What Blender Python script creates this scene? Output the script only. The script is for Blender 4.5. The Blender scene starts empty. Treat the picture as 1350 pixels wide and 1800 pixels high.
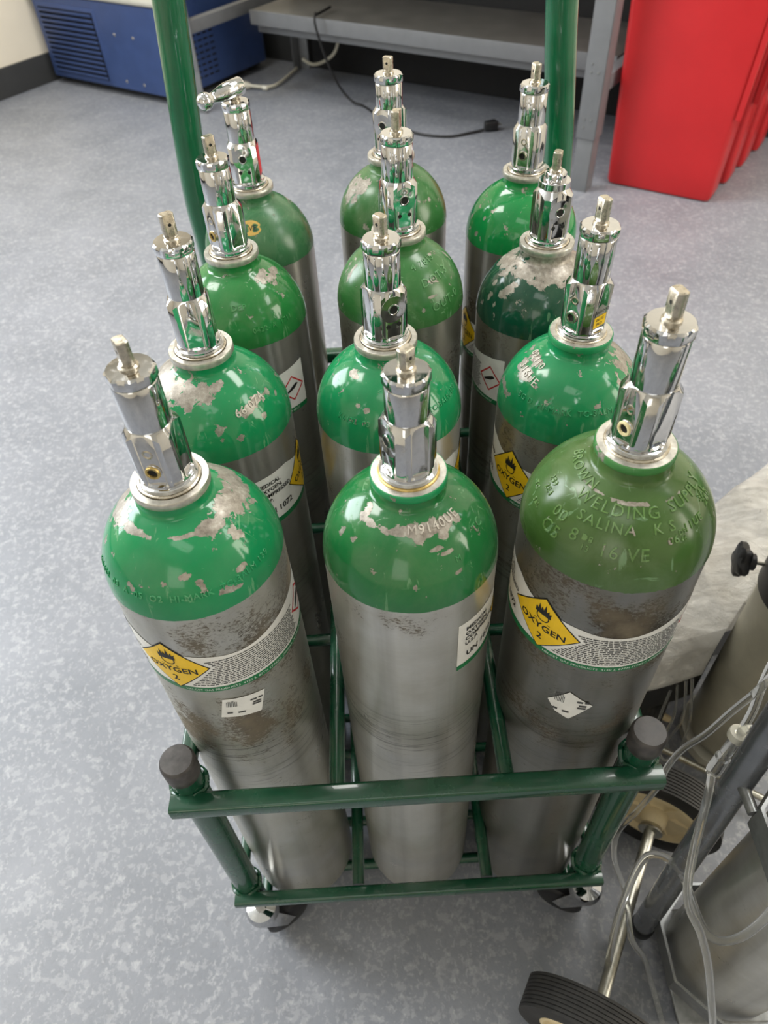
import bpy, bmesh, math, random
from math import sin, cos, pi, radians, sqrt, atan2, hypot, degrees
from mathutils import Vector, Matrix, noise

sc = bpy.context.scene
COL = sc.collection
random.seed(4)

# ------------------------------------------------------------------ camera
F_PX, CAM = 1270.46, Vector((-0.0041, -0.2991, 0.9004))
PITCH, YAW, ROLL = 0.8173, -0.0251, -0.0608
fwd = Vector((sin(YAW) * cos(PITCH), cos(YAW) * cos(PITCH), -sin(PITCH)))
r0 = Vector((cos(YAW), -sin(YAW), 0)); u0 = r0.cross(fwd)
right = cos(ROLL) * r0 + sin(ROLL) * u0
up = -sin(ROLL) * r0 + cos(ROLL) * u0
cd = bpy.data.cameras.new('camera'); cam = bpy.data.objects.new('camera', cd); COL.objects.link(cam)
cd.sensor_fit = 'VERTICAL'; cd.sensor_height = 36.0; cd.lens = F_PX / 1800 * 36.0
cd.clip_start = 0.02; cd.clip_end = 60
cam.matrix_world = Matrix(((right.x, up.x, -fwd.x, CAM.x), (right.y, up.y, -fwd.y, CAM.y), (right.z, up.z, -fwd.z, CAM.z), (0, 0, 0, 1)))
cd.dof.use_dof = True; cd.dof.focus_distance = 0.50; cd.dof.aperture_fstop = 11
sc.camera = cam

# ------------------------------------------------------------------ world, lights, exposure
w = bpy.data.worlds.new('world'); sc.world = w; w.use_nodes = True
w.node_tree.nodes['Background'].inputs[0].default_value = (0.9, 0.93, 1.0, 1)
w.node_tree.nodes['Background'].inputs[1].default_value = 0.25
sc.view_settings.view_transform = 'Standard'; sc.view_settings.look = 'None'
sc.view_settings.exposure = -0.06; sc.view_settings.gamma = 1.0
sc.view_settings.use_curve_mapping = False
RA = radians(-34)                     # the room is turned 34 degrees against the rack
FLOOR, CEIL = -0.03, 2.62

def room(u, v, z=0.0):
    return Vector((u * cos(RA) - v * sin(RA), u * sin(RA) + v * cos(RA), z))

LIGHTS = [(-1.5, 1.1, 1.2, 0.55, 34), (0.4, 1.3, 1.2, 0.55, 30), (-1.9, -0.5, 1.2, 0.55, 34), (0.7, -1.3, 1.2, 0.55, 5), (2.3, 1.1, 1.2, .55, 16)]
for (u, v, sx, sy, e) in LIGHTS:
    ld = bpy.data.lights.new('ceiling_panel', 'AREA'); ld.shape = 'RECTANGLE'; ld.size = sx; ld.size_y = sy
    ld.energy = e; ld.color = (1.0, 0.985, 0.95)
    lo = bpy.data.objects.new('ceiling_panel', ld); COL.objects.link(lo)
    lo.location = room(u, v, CEIL - 0.03); lo.rotation_euler = (0, 0, RA)
ld = bpy.data.lights.new('window_daylight', 'AREA'); ld.shape = 'RECTANGLE'; ld.size = 1.6; ld.size_y = 1.3
ld.energy = 85; ld.color = (0.86, 0.93, 1.0)
lo = bpy.data.objects.new('window_daylight', ld); COL.objects.link(lo)
lo.location = room(-2.86, -.4, 1.5); lo.rotation_euler = (pi / 2, 0, RA - pi / 2)
ld = bpy.data.lights.new('front_fill', 'AREA'); ld.shape = 'RECTANGLE'; ld.size = 1.1; ld.size_y = 1.5  # unseen fill lamp, added on the near side to brighten the cylinder bodies
ld.energy = 9; ld.color = (1.0, 0.96, 0.88)
lo = bpy.data.objects.new('front_fill', ld); COL.objects.link(lo)
lo.location = room(1.1, -2.95, 1.45); lo.rotation_euler = (pi / 2, 0, RA)
ld = bpy.data.lights.new('right_window', 'AREA'); ld.shape = 'RECTANGLE'; ld.size = 1.3; ld.size_y = 1.6
ld.energy = 48; ld.color = (1.0, 0.94, 0.82)
lo = bpy.data.objects.new('right_window', ld); COL.objects.link(lo)
lo.location = room(3.14, 1.5, 1.35); lo.rotation_euler = (pi / 2, 0, RA + pi / 2)

# ------------------------------------------------------------------ materials
def newmat(name):
    m = bpy.data.materials.new(name); m.use_nodes = True
    return m, m.node_tree, m.node_tree.nodes['Principled BSDF']

def S(rgb):       # sRGB 0-255 to linear
    return tuple(((c / 255) / 12.92 if c <= 10 else (((c / 255) + .055) / 1.055) ** 2.4) for c in rgb) + (1,)

def nd(nt, t, **kw):
    n = nt.nodes.new(t)
    for k, v in kw.items(): setattr(n, k, v)
    return n

def lk(nt, a, b): nt.links.new(a, b)

def coords(nt, scale=(1, 1, 1), kind='Object'):
    tc = nd(nt, 'ShaderNodeTexCoord'); mp = nd(nt, 'ShaderNodeMapping')
    mp.inputs['Scale'].default_value = scale
    lk(nt, tc.outputs[kind], mp.inputs['Vector']); return mp.outputs[0]

def noisef(nt, vec, scale, detail=5, rough=.55, dist=0):
    n = nd(nt, 'ShaderNodeTexNoise'); n.inputs['Scale'].default_value = scale; n.inputs['Detail'].default_value = detail
    n.inputs['Roughness'].default_value = rough; n.inputs['Distortion'].default_value = dist
    lk(nt, vec, n.inputs['Vector']); return n.outputs['Fac']

def ramp(nt, fac, stops):
    r = nd(nt, 'ShaderNodeValToRGB'); e = r.color_ramp.elements
    while len(e) < len(stops): e.new(.5)
    for k, (p, c) in enumerate(stops):
        e[k].position = p; e[k].color = c if len(c) == 4 else tuple(c) + (1,)
    lk(nt, fac, r.inputs[0]); return r.outputs[0]

def g(v): return (v, v, v, 1)

def mixc(nt, fac, a, b, bt='MIX'):
    m = nd(nt, 'ShaderNodeMix', data_type='RGBA', blend_type=bt)
    for s, v in ((m.inputs['Factor'], fac), (m.inputs[6], a), (m.inputs[7], b)):
        if isinstance(v, (int, float, tuple)): s.default_value = v
        else: lk(nt, v, s)
    return m.outputs[2]

def mth(nt, op, a, b=0.0, c=None, clamp=False):
    m = nd(nt, 'ShaderNodeMath', operation=op); m.use_clamp = clamp
    for s, v in zip(m.inputs, (a, b, c)):
        if v is None: continue
        if isinstance(v, (int, float)): s.default_value = v
        else: lk(nt, v, s)
    return m.outputs[0]

def bump(nt, h, bsdf, strength=.2, dist=.001, prev=None):
    b = nd(nt, 'ShaderNodeBump'); b.inputs['Strength'].default_value = strength; b.inputs['Distance'].default_value = dist
    lk(nt, h, b.inputs['Height'])
    if prev is not None: lk(nt, prev, b.inputs['Normal'])
    lk(nt, b.outputs[0], bsdf.inputs['Normal']); return b.outputs[0]

def simple(name, rgb, rough=.5, metal=0.0, vary=.06, scale=40, coat=0, bumps=0, trans=0, ior=1.45, alpha=None):
    m, nt, b = newmat(name)
    c = S(rgb)
    v = coords(nt); n = noisef(nt, v, scale, 6)
    lo_ = tuple(x * (1 - vary) for x in c[:3]) + (1,); hi = tuple(min(1, x * (1 + vary)) for x in c[:3]) + (1,)
    lk(nt, ramp(nt, n, [(.3, lo_), (.7, hi)]), b.inputs['Base Color'])
    lk(nt, mth(nt, 'MULTIPLY_ADD', n, .15, rough - .075, True), b.inputs['Roughness'])
    b.inputs['Metallic'].default_value = metal; b.inputs['Coat Weight'].default_value = coat
    b.inputs['Transmission Weight'].default_value = trans; b.inputs['IOR'].default_value = ior
    if bumps: bump(nt, n, b, bumps, .001)
    return m

ANR = 0.25
def aluminium(name, tone=200, dirt=.5, warm=1.0):
    m, nt, b = newmat(name)
    obj = coords(nt)
    br = noisef(nt, coords(nt, (5, 5, 900)), 1.0, 3)
    cl = noisef(nt, obj, 14, 6, .6)
    base = mixc(nt, ramp(nt, cl, [(.25, g(0)), (.85, g(1))]), S((tone, tone, tone * .985)), S((tone * .80, tone * .79, tone * .75 * warm)))
    base = mixc(nt, .25, base, mixc(nt, br, g(.62), g(1.0)), 'MULTIPLY')
    refl_streaks = noisef(nt, coords(nt, (38, 38, .6)), 1.0, 4, .6)  # upright light and dark streaks: reflections painted into the metal colour
    base = mixc(nt, .75, base, ramp(nt, refl_streaks, [(.3, g(.66)), (.5, g(.9)), (.68, g(1.0))]), 'MULTIPLY')
    # scuff rings
    at = nd(nt, 'ShaderNodeAttribute', attribute_name='scuff')
    rings = noisef(nt, coords(nt, (14, 14, 330)), 1.0, 5, .7, .4)
    rmask = mth(nt, 'MULTIPLY', ramp(nt, rings, [(.545, g(0)), (.60, g(1))]), at.outputs['Fac'])
    base = mixc(nt, mth(nt, 'MULTIPLY', rmask, .75), base, S((60, 55, 50)))
    # grime: speckle clusters driven by a painted-on wear field
    ag = nd(nt, 'ShaderNodeAttribute', attribute_name='grime')
    big = noisef(nt, coords(nt, (1, 1, .8)), 30, 5, .6)
    fine = noisef(nt, coords(nt, (1, 1, 1.6)), 330, 9, .78, .6)
    th = mth(nt, 'ADD', mth(nt, 'MULTIPLY', big, .45), mth(nt, 'MULTIPLY', fine, .55))
    th = mth(nt, 'ADD', th, mth(nt, 'MULTIPLY', ag.outputs['Fac'], .105))
    dm = ramp(nt, th, [(.62 - dirt * .04, g(0)), (.66 - dirt * .02, g(1))])
    base = mixc(nt, mth(nt, 'MULTIPLY', dm, .85), base, S((54, 45, 34)))
    haze = mth(nt, 'MULTIPLY', ramp(nt, big, [(.40, g(0)), (.72, g(1))]), mth(nt, 'MULTIPLY', ag.outputs['Fac'], .6))
    base = mixc(nt, haze, base, S((146, 136, 118)))
    lk(nt, base, b.inputs['Base Color'])
    b.inputs['Metallic'].default_value = .86
    rr = mth(nt, 'ADD', mth(nt, 'MULTIPLY_ADD', cl, .1, .24), mth(nt, 'MULTIPLY', dm, .3), None, True)
    lk(nt, rr, b.inputs['Roughness'])
    b.inputs['Anisotropic'].default_value = .8
    tg = nd(nt, 'ShaderNodeTangent', direction_type='RADIAL', axis='Z'); lk(nt, tg.outputs[0], b.inputs['Tangent']); b.inputs['Anisotropic Rotation'].default_value = ANR
    p = bump(nt, br, b, .2, .0004)
    bump(nt, dm, b, .15, .0003, p)
    return m

def paint(name, rgb, small=.5, dusty=.2, rough=.10):
    """Chipped gloss paint: the 'bare' field on the mesh says where it has been knocked off."""
    m, nt, b = newmat(name)
    obj = coords(nt)
    at = nd(nt, 'ShaderNodeAttribute', attribute_name='bare')
    n1 = noisef(nt, obj, 120, 9, .66, .5); n2 = noisef(nt, obj, 70, 5, .6)
    f = mth(nt, 'ADD', at.outputs['Fac'], mth(nt, 'MULTIPLY_ADD', n1, 2.4, -1.2))
    chips = mth(nt, 'MULTIPLY', ramp(nt, n2, [(.675 - small * .05, g(0)), (.68 - small * .05, g(1))]), ramp(nt, n1, [(.48, g(0)), (.5, g(1))]))
    mask = mth(nt, 'MAXIMUM', ramp(nt, f, [(.49, g(0)), (.51, g(1))]), chips)
    scr = noisef(nt, coords(nt, (160, 60, 14)), 1.0, 7, .6, 1.4)
    scr2 = noisef(nt, coords(nt, (30, 150, 40)), 1.0, 7, .6, 1.2)
    sm = mth(nt, 'MAXIMUM', ramp(nt, scr, [(.635, g(0)), (.66, g(1))]), ramp(nt, scr2, [(.65, g(0)), (.67, g(1))]))
    c = S(rgb)
    base = ramp(nt, noisef(nt, obj, 25, 5), [(.3, tuple(x * .86 for x in c[:3]) + (1,)), (.7, tuple(min(1, x * 1.12) for x in c[:3]) + (1,))])
    base = mixc(nt, mth(nt, 'MULTIPLY', sm, .28), base, S((150, 190, 150)))
    dust = ramp(nt, noisef(nt, obj, 18, 8, .7, 1), [(.45, g(0)), (.75, g(1))])
    base = mixc(nt, mth(nt, 'MULTIPLY', dust, dusty), base, S((140, 160, 125)))
    bare = ramp(nt, noisef(nt, obj, 210, 8, .7), [(.3, S((112, 104, 96))), (.55, S((158, 152, 142))), (.75, S((196, 192, 184)))])
    base = mixc(nt, mask, base, bare)
    lk(nt, base, b.inputs['Base Color'])
    lk(nt, mth(nt, 'ADD', mth(nt, 'MULTIPLY_ADD', dust, dusty * .4, rough), mth(nt, 'MULTIPLY', mask, .3), None, True), b.inputs['Roughness'])
    lk(nt, mth(nt, 'MULTIPLY', mask, .45), b.inputs['Metallic'])
    inv = mth(nt, 'SUBTRACT', 1.0, mask)
    p = bump(nt, inv, b, .6, .0006)
    p = bump(nt, noisef(nt, obj, 60, 3), b, .05, .001, p)
    bump(nt, sm, b, .15, -.0003, p)
    return m

def chrome_mat():
    m, nt, b = newmat('chrome'); v = coords(nt)
    n = noisef(nt, v, 160, 7, .65)
    lk(nt, ramp(nt, n, [(.35, S((196, 197, 199))), (.66, S((206, 206, 206))), (.76, S((150, 144, 132)))]), b.inputs['Base Color'])
    lk(nt, ramp(nt, n, [(.5, g(.045)), (.76, g(.3))]), b.inputs['Roughness'])
    b.inputs['Metallic'].default_value = 1
    return m

CHROME = chrome_mat()
NICKEL = simple('worn_nickel', (190, 182, 166), .28, 1.0, .25, 300, bumps=.15)
BARESTAMP = simple('bare_stamping', (186, 180, 170), .4, .45, .2, 300)
COLLARM = simple('bare_collar_metal', (190, 187, 178), .34, .7, .22, 240, bumps=.2)
HOLE = simple('port_shadow_black', (14, 13, 12), .6)
BRASS = simple('brass_washer', (190, 165, 105), .35, .8, .2, 300)
SEAL = simple('cream_seal', (222, 208, 160), .5, 0, .1)
WHITE = simple('label_paper', (226, 226, 222), .38, 0, .05, 120)
YELLOW = simple('label_yellow', (238, 196, 20), .35, 0, .06, 100)
LGREEN = simple('label_green', (18, 112, 62), .35, 0, .1, 100)
INK = simple('black_ink', (26, 26, 24), .5)
INKGREY = simple('grey_ink', (70, 70, 70), .5)
REDINK = simple('red_ink', (196, 40, 44), .45)
TXTWHITE = simple('white_print', (220, 228, 222), .5)
RACKG = simple('dark_green_enamel', (12, 66, 44), .26, 0, .16, 60, coat=.5, bumps=.05)
POSTG = simple('green_enamel_post', (10, 88, 56), .2, 0, .12, 40, coat=.6, bumps=.04)
CAPM = simple('worn_black_rubber', (66, 63, 62), .42, 0, .5, 130, bumps=.25)
TYRE = simple('tyre_rubber', (44, 43, 42), .6, 0, .3, 120, bumps=.3)
CREAM = simple('cream_wheel_plastic', (226, 208, 168), .45, 0, .12, 40)
STEEL = simple('zinc_rod', (172, 170, 160), .3, .9, .2, 200)
CARTG = simple('grey_cart_enamel', (122, 126, 132), .26, .6, .12, 60, coat=.3)
BAND = simple('steel_band', (128, 130, 130), .32, .6, .2, 120)
BLACKP = simple('black_plastic', (26, 26, 28), .42, 0, .2, 90)
BLUE = simple('blue_plastic', (50, 70, 116), .38, 0, .08, 20)
OFFWHITE = simple('off_white_plastic', (214, 212, 200), .4, 0, .04, 20)
REDP = simple('red_plastic', (184, 34, 38), .34, 0, .06, 8)
GREYP = simple('grey_steel_paint', (112, 114, 117), .42, 0, .06, 30)
SHELFM = simple('grey_shelf_top', (98, 96, 92), .5, 0, .18, 14)
WALLM = simple('cream_wall_paint', (226, 218, 202), .8, 0, .03, 6)
BASEM = simple('black_vinyl_baseboard', (58, 59, 60), .5, 0, .08, 30)
CEILM = simple('ceiling_tile', (225, 224, 218), .85, 0, .04, 12)
CABLE = simple('black_cable', (30, 30, 31), .5)
WCABLE = simple('cream_cable', (196, 192, 176), .5)

def clear_plastic():
    m, nt, b = newmat('clear_tubing')
    b.inputs['Base Color'].default_value = (.93, .94, .93, 1)
    lk(nt, mth(nt, 'MULTIPLY_ADD', noisef(nt, coords(nt), 60), .1, .05), b.inputs['Roughness'])
    b.inputs['Transmission Weight'].default_value = .93; b.inputs['IOR'].default_value = 1.3
    return m
CLEAR = clear_plastic()

def film():
    m, nt, b = newmat('milky_plastic_film')
    v = coords(nt); n = noisef(nt, v, 9, 8, .7, 1.2)
    lk(nt, ramp(nt, n, [(.3, S((222, 218, 210))), (.6, S((240, 238, 233))), (.8, S((246, 245, 242)))]), b.inputs['Base Color'])
    b.inputs['Roughness'].default_value = .28
    p = bump(nt, noisef(nt, coords(nt, (1, 1.8, 1)), 34, 8, .75, 2.2), b, 1.0, .009)
    bump(nt, noisef(nt, v, 110, 6, .7, 2), b, .4, .002, p)
    return m
FILM = film()

def floor_mat():
    m, nt, b = newmat('speckled_grey_vinyl')
    v = coords(nt)
    base = ramp(nt, noisef(nt, v, 5, 9, .65, .3), [(.3, S((115, 119, 127))), (.7, S((135, 138, 146)))])
    fl = noisef(nt, coords(nt, (1, 1.2, 1)), 78, 3, .55, .25)
    base = mixc(nt, mth(nt, 'MULTIPLY', ramp(nt, fl, [(.55, g(0)), (.62, g(1))]), .25), base, S((184, 185, 189)))
    f2 = noisef(nt, coords(nt, (1.2, .9, 1)), 150, 4, .6, .4)
    base = mixc(nt, mth(nt, 'MULTIPLY', ramp(nt, f2, [(.55, g(0)), (.63, g(1))]), .24), base, S((196, 197, 200)))
    fd = noisef(nt, coords(nt, (1.2, 1, 1)), 95, 4, .6, .4)
    base = mixc(nt, mth(nt, 'MULTIPLY', ramp(nt, fd, [(.58, g(0)), (.64, g(1))]), .22), base, S((106, 108, 114)))
    lk(nt, base, b.inputs['Base Color'])
    lk(nt, ramp(nt, noisef(nt, v, 12, 7, .65), [(.3, g(.34)), (.7, g(.5))]), b.inputs['Roughness'])
    bump(nt, noisef(nt, v, 240, 4, .6), b, .35, .0008)
    return m
FLOORM = floor_mat()

# ------------------------------------------------------------------ object helpers
def mkmesh(name, verts, faces, mat, parent=None, smooth=True, mats=None):
    me = bpy.data.meshes.new(name); me.from_pydata([tuple(v) for v in verts], [], faces); me.update()
    o = bpy.data.objects.new(name, me); COL.objects.link(o)
    for mm in ([mat] if mats is None else mats): me.materials.append(mm)
    if smooth:
        me.polygons.foreach_set('use_smooth', [True] * len(me.polygons))
        me.set_sharp_from_angle(angle=radians(38))
    if parent: o.parent = parent
    return o

class Geo:
    def __init__(s): s.v = []; s.f = []
    def add(s, v, f):
        k = len(s.v); s.v += [tuple(x) for x in v]; s.f += [tuple(i + k for i in q) for q in f]; return s
    def box(s, x0, y0, z0, x1, y1, z1, bev=0.0):
        bm = bmesh.new(); bmesh.ops.create_cube(bm, size=1)
        for v in bm.verts:
            v.co = ((x0 + x1) / 2 + v.co.x * (x1 - x0), (y0 + y1) / 2 + v.co.y * (y1 - y0), (z0 + z1) / 2 + v.co.z * (z1 - z0))
        if bev: bmesh.ops.bevel(bm, geom=bm.edges[:], offset=bev, segments=3, profile=.5, affect='EDGES')
        return s.bm(bm)
    def bm(s, bm, M=None):
        bm.verts.index_update()
        s.add([(M @ v.co if M else v.co) for v in bm.verts], [[v.index for v in f.verts] for f in bm.faces]); bm.free(); return s
    def lathe(s, prof, n=48, M=None, caps=True):
        V, Fc = revolve(prof, n, caps)
        s.add([(M @ Vector(v) if M else v) for v in V], Fc); return s
    def tube(s, pts, r, n=12, rsq=None):
        V, Fc = sweep(pts, r, n, rsq); s.add(V, Fc); return s
    def make(s, name, mat, parent=None, smooth=True): return mkmesh(name, s.v, s.f, mat, parent, smooth)

def revolve(prof, n=48, caps=True):
    V = []; Fc = []
    for (r, z) in prof:
        for k in range(n):
            a = 2 * pi * k / n; V.append((r * cos(a), r * sin(a), z))
    for j in range(len(prof) - 1):
        for k in range(n):
            k2 = (k + 1) % n; Fc.append((j * n + k, j * n + k2, (j + 1) * n + k2, (j + 1) * n + k))
    if caps:
        Fc.append(tuple(range(n - 1, -1, -1))); Fc.append(tuple((len(prof) - 1) * n + k for k in range(n)))
    return V, Fc

def sweep(pts, r, n=12, rsq=None):
    """round tube (or section rsq: list of (a,b)) along pts with a carried frame"""
    P = [Vector(p) for p in pts]; V = []; Fc = []
    t = (P[1] - P[0]).normalized()
    nrm = t.cross(Vector((0, 0, 1)));
    if nrm.length < .1: nrm = t.cross(Vector((0, 1, 0)))
    nrm.normalize()
    sec = rsq or [(cos(2 * pi * k / n), sin(2 * pi * k / n)) for k in range(n)]
    m = len(sec)
    for i, p in enumerate(P):
        t2 = (P[min(i + 1, len(P) - 1)] - P[max(i - 1, 0)]).normalized()
        nrm = (nrm - t2 * nrm.dot(t2)).normalized(); bn = t2.cross(nrm)
        rr = r[i] if isinstance(r, (list, tuple)) else r
        for (a, b) in sec: V.append(p + nrm * a * rr + bn * b * rr)
    for i in range(len(P) - 1):
        for k in range(m):
            k2 = (k + 1) % m; Fc.append((i * m + k, i * m + k2, (i + 1) * m + k2, (i + 1) * m + k))
    Fc.append(tuple(range(m - 1, -1, -1))); Fc.append(tuple((len(P) - 1) * m + k for k in range(m)))
    return V, Fc

def spline(pts, sub=8):
    P = [Vector(p) for p in pts]; out = []
    for i in range(len(P) - 1):
        a = P[max(i - 1, 0)]; b = P[i]; c = P[i + 1]; d = P[min(i + 2, len(P) - 1)]
        for k in range(sub):
            t = k / sub
            out.append(.5 * ((2 * b) + (c - a) * t + (2 * a - 5 * b + 4 * c - d) * t * t + (3 * b - a - 3 * c + d) * t ** 3))
    out.append(P[-1]); return out

def frame_z(direction, origin=(0, 0, 0)):
    """matrix taking +Z to direction, placed at origin"""
    q = Vector(direction).normalized().to_track_quat('Z', 'Y')
    return Matrix.Translation(Vector(origin)) @ q.to_matrix().to_4x4()

def thing(name, label, cat, loc=(0, 0, 0), rot=(0, 0, 0), group=None):
    o = bpy.data.objects.new(name, None); COL.objects.link(o); o.empty_display_size = .05
    o.location = loc; o.rotation_euler = rot; o['label'] = label; o['category'] = cat
    if group: o['group'] = group
    return o

def tag(o, label, cat, group=None):
    o['label'] = label; o['category'] = cat
    if group: o['group'] = group
    return o

def struct(o):
    o['kind'] = 'structure'; return o

# text -> list of (verts, faces) flat mesh with thickness
_txt = {}
def text_geo(s, size=1.0, depth=0.0, bevel=0.0, spacing=1.0, thick=0.0):
    key = (s, size, depth, bevel, spacing, thick)
    if key in _txt: return _txt[key]
    cu = bpy.data.curves.new('t', 'FONT'); cu.body = s; cu.size = size; cu.extrude = depth; cu.bevel_depth = bevel
    cu.bevel_resolution = 1; cu.resolution_u = 2; cu.space_character = spacing; cu.align_x = 'CENTER'; cu.offset = thick
    o = bpy.data.objects.new('t', cu); COL.objects.link(o)
    dg = bpy.context.evaluated_depsgraph_get(); dg.update()
    me = bpy.data.meshes.new_from_object(o.evaluated_get(dg))
    V = [tuple(v.co) for v in me.vertices]; Fc = [tuple(p.vertices) for p in me.polygons]
    bpy.data.objects.remove(o); bpy.data.curves.remove(cu); bpy.data.meshes.remove(me)
    _txt[key] = (V, Fc); return V, Fc

# ------------------------------------------------------------------ oxygen cylinder
R0 = .0553
ZB = .5555                                     # lower edge of the painted shoulder
def dome_profile():
    """(r,z) from the paint edge up to under the collar: a ball of the body's radius, then a short flared neck"""
    P = []; zc = .5536; a0 = math.asin((ZB - zc) / R0)
    for k in range(0, 44):
        t = a0 + k * (radians(65) - a0) / 43
        P.append((R0 * cos(t), zc + R0 * sin(t)))
    r1, z1 = P[-1]
    for k in range(1, 9):
        t = k / 8; a = Vector((r1, z1)); c = Vector((.0209, z1 + .0012)); b = Vector((.0206, .6090))
        q = a * (1 - t) ** 2 + c * 2 * t * (1 - t) + b * t * t
        P.append((q.x, q.y))
    P += [(.0206, .6120)]
    return P
DP = dome_profile()
DS = [0.0]
for k in range(1, len(DP)): DS.append(DS[-1] + hypot(DP[k][0] - DP[k - 1][0], DP[k][1] - DP[k - 1][1]))
def dome_at(s):
    if s <= 0: return R0, ZB + s, 1.0, 0.0
    for k in range(1, len(DS)):
        if s <= DS[k] or k == len(DS) - 1:
            t = (s - DS[k - 1]) / (DS[k] - DS[k - 1]); (ra, za), (rb, zb) = DP[k - 1], DP[k]
            d = Vector((rb - ra, zb - za)).normalized()
            return ra + (rb - ra) * t, za + (zb - za) * t, d.y, -d.x
def on_dome(phi, s, off=0.0):
    """phi in radians, 0 faces the near side (-y), growing to the right"""
    r, z, nr, nz = dome_at(s); r += nr * off; z += nz * off
    return (r * sin(phi), -r * cos(phi), z)
def on_cyl(phi, z, off=0.0, R=R0):
    return ((R + off) * sin(phi), -(R + off) * cos(phi), z)

def wrap_dome(geo, V, Fc, phi0, s0, mm=1.0, tilt=0.0, base=0.0):
    r, z, nr, nz = dome_at(s0); ct, st = cos(tilt), sin(tilt)
    out = []
    for (x, y, h) in V:
        x, y = x * ct - y * st, x * st + y * ct
        out.append(on_dome(phi0 + x / max(r, .015), s0 + y, h + base))
    geo.add(out, Fc)

def emboss(geo, s, phi_deg, s0_mm, size_mm, tilt=0.0, spacing=1.12):
    V, Fc = text_geo(s, size_mm / 1000 * 1.3, .00030, .00034, spacing, -.00022)
    wrap_dome(geo, V, Fc, radians(phi_deg), s0_mm / 1000, tilt=radians(tilt), base=.00022)

def flat_text(geo, s, x, y, size, mapf, tilt=0, off=.0006, spacing=1.0, thick=0):
    V, Fc = text_geo(s, size * 1.35, 0, 0, spacing, thick); ct, st = cos(tilt), sin(tilt)
    geo.add([mapf(x + a * ct - b * st, y + a * st + b * ct, off) for (a, b, h) in V], Fc)

def patch(geo, outline, mapf, off, nsub=10):
    """filled flat outline (list of (x,y)) laid on a surface; cut in x strips so that it follows the curve"""
    bm = bmesh.new(); vs = [bm.verts.new((x, y, 0)) for (x, y) in outline]; bm.faces.new(vs)
    xs = [p[0] for p in outline]; a, b = min(xs), max(xs); n = max(2, int((b - a) / .004))
    for k in range(1, n):
        bmesh.ops.bisect_plane(bm, geom=bm.verts[:] + bm.edges[:] + bm.faces[:], plane_co=(a + (b - a) * k / n, 0, 0), plane_no=(1, 0, 0))
    bm.verts.index_update()
    geo.add([mapf(v.co.x, v.co.y, off) for v in bm.verts], [[v.index for v in f.verts] for f in bm.faces]); bm.free()

def polar(levels, n=96, extra=()):
    """levels: list of f(theta)->(r,z); angles include the exact corners in 'extra'; closed with caps"""
    A = sorted(set([round(2 * pi * k / n, 6) for k in range(n)] + [round(a % (2 * pi), 6) for a in extra]))
    A = [a for k, a in enumerate(A) if k == 0 or a - A[k - 1] > .004 or a in [round(e % (2 * pi), 6) for e in extra]]
    n = len(A); V = []; Fc = []
    for f in levels:
        for a in A:
            r, z = f(a); V.append((r * cos(a), r * sin(a), z))
    for j in range(len(levels) - 1):
        for k in range(n):
            k2 = (k + 1) % n; Fc.append((j * n + k, j * n + k2, (j + 1) * n + k2, (j + 1) * n + k))
    Fc.append(tuple(range(n - 1, -1, -1))); Fc.append(tuple((len(levels) - 1) * n + k for k in range(n)))
    return V, Fc
def sq_corners(half, ch):
    lo, hi = 0.0, pi / 4
    for _ in range(40):
        m = (lo + hi) / 2
        if half / cos(m) < ch / cos(pi / 4 - m): lo = m
        else: hi = m
    return [k * pi / 2 + sg * lo for k in range(4) for sg in (-1, 1)]
def poly_corners(n, ap, cr):
    return [2 * pi * k / n + sg * math.acos(ap / cr) for k in range(n) for sg in (-1, 1)]

def polyr(theta, n, apothem, corner):
    """radius of a regular n-gon (apothem) cut by a circle of radius corner"""
    st = 2 * pi / n; d = (theta + st / 2) % st - st / 2
    return min(apothem / cos(d), corner)

def sqch(theta, half, ch):
    theta += 1e-7
    """chamfered square: 4 faces at 'half', 4 corner faces at distance ch"""
    d4 = (theta + pi / 4) % (pi / 2) - pi / 4
    d8 = (theta) % (pi / 2) - pi / 4
    return min(half / cos(d4), ch / max(.2, cos(d8)))

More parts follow.
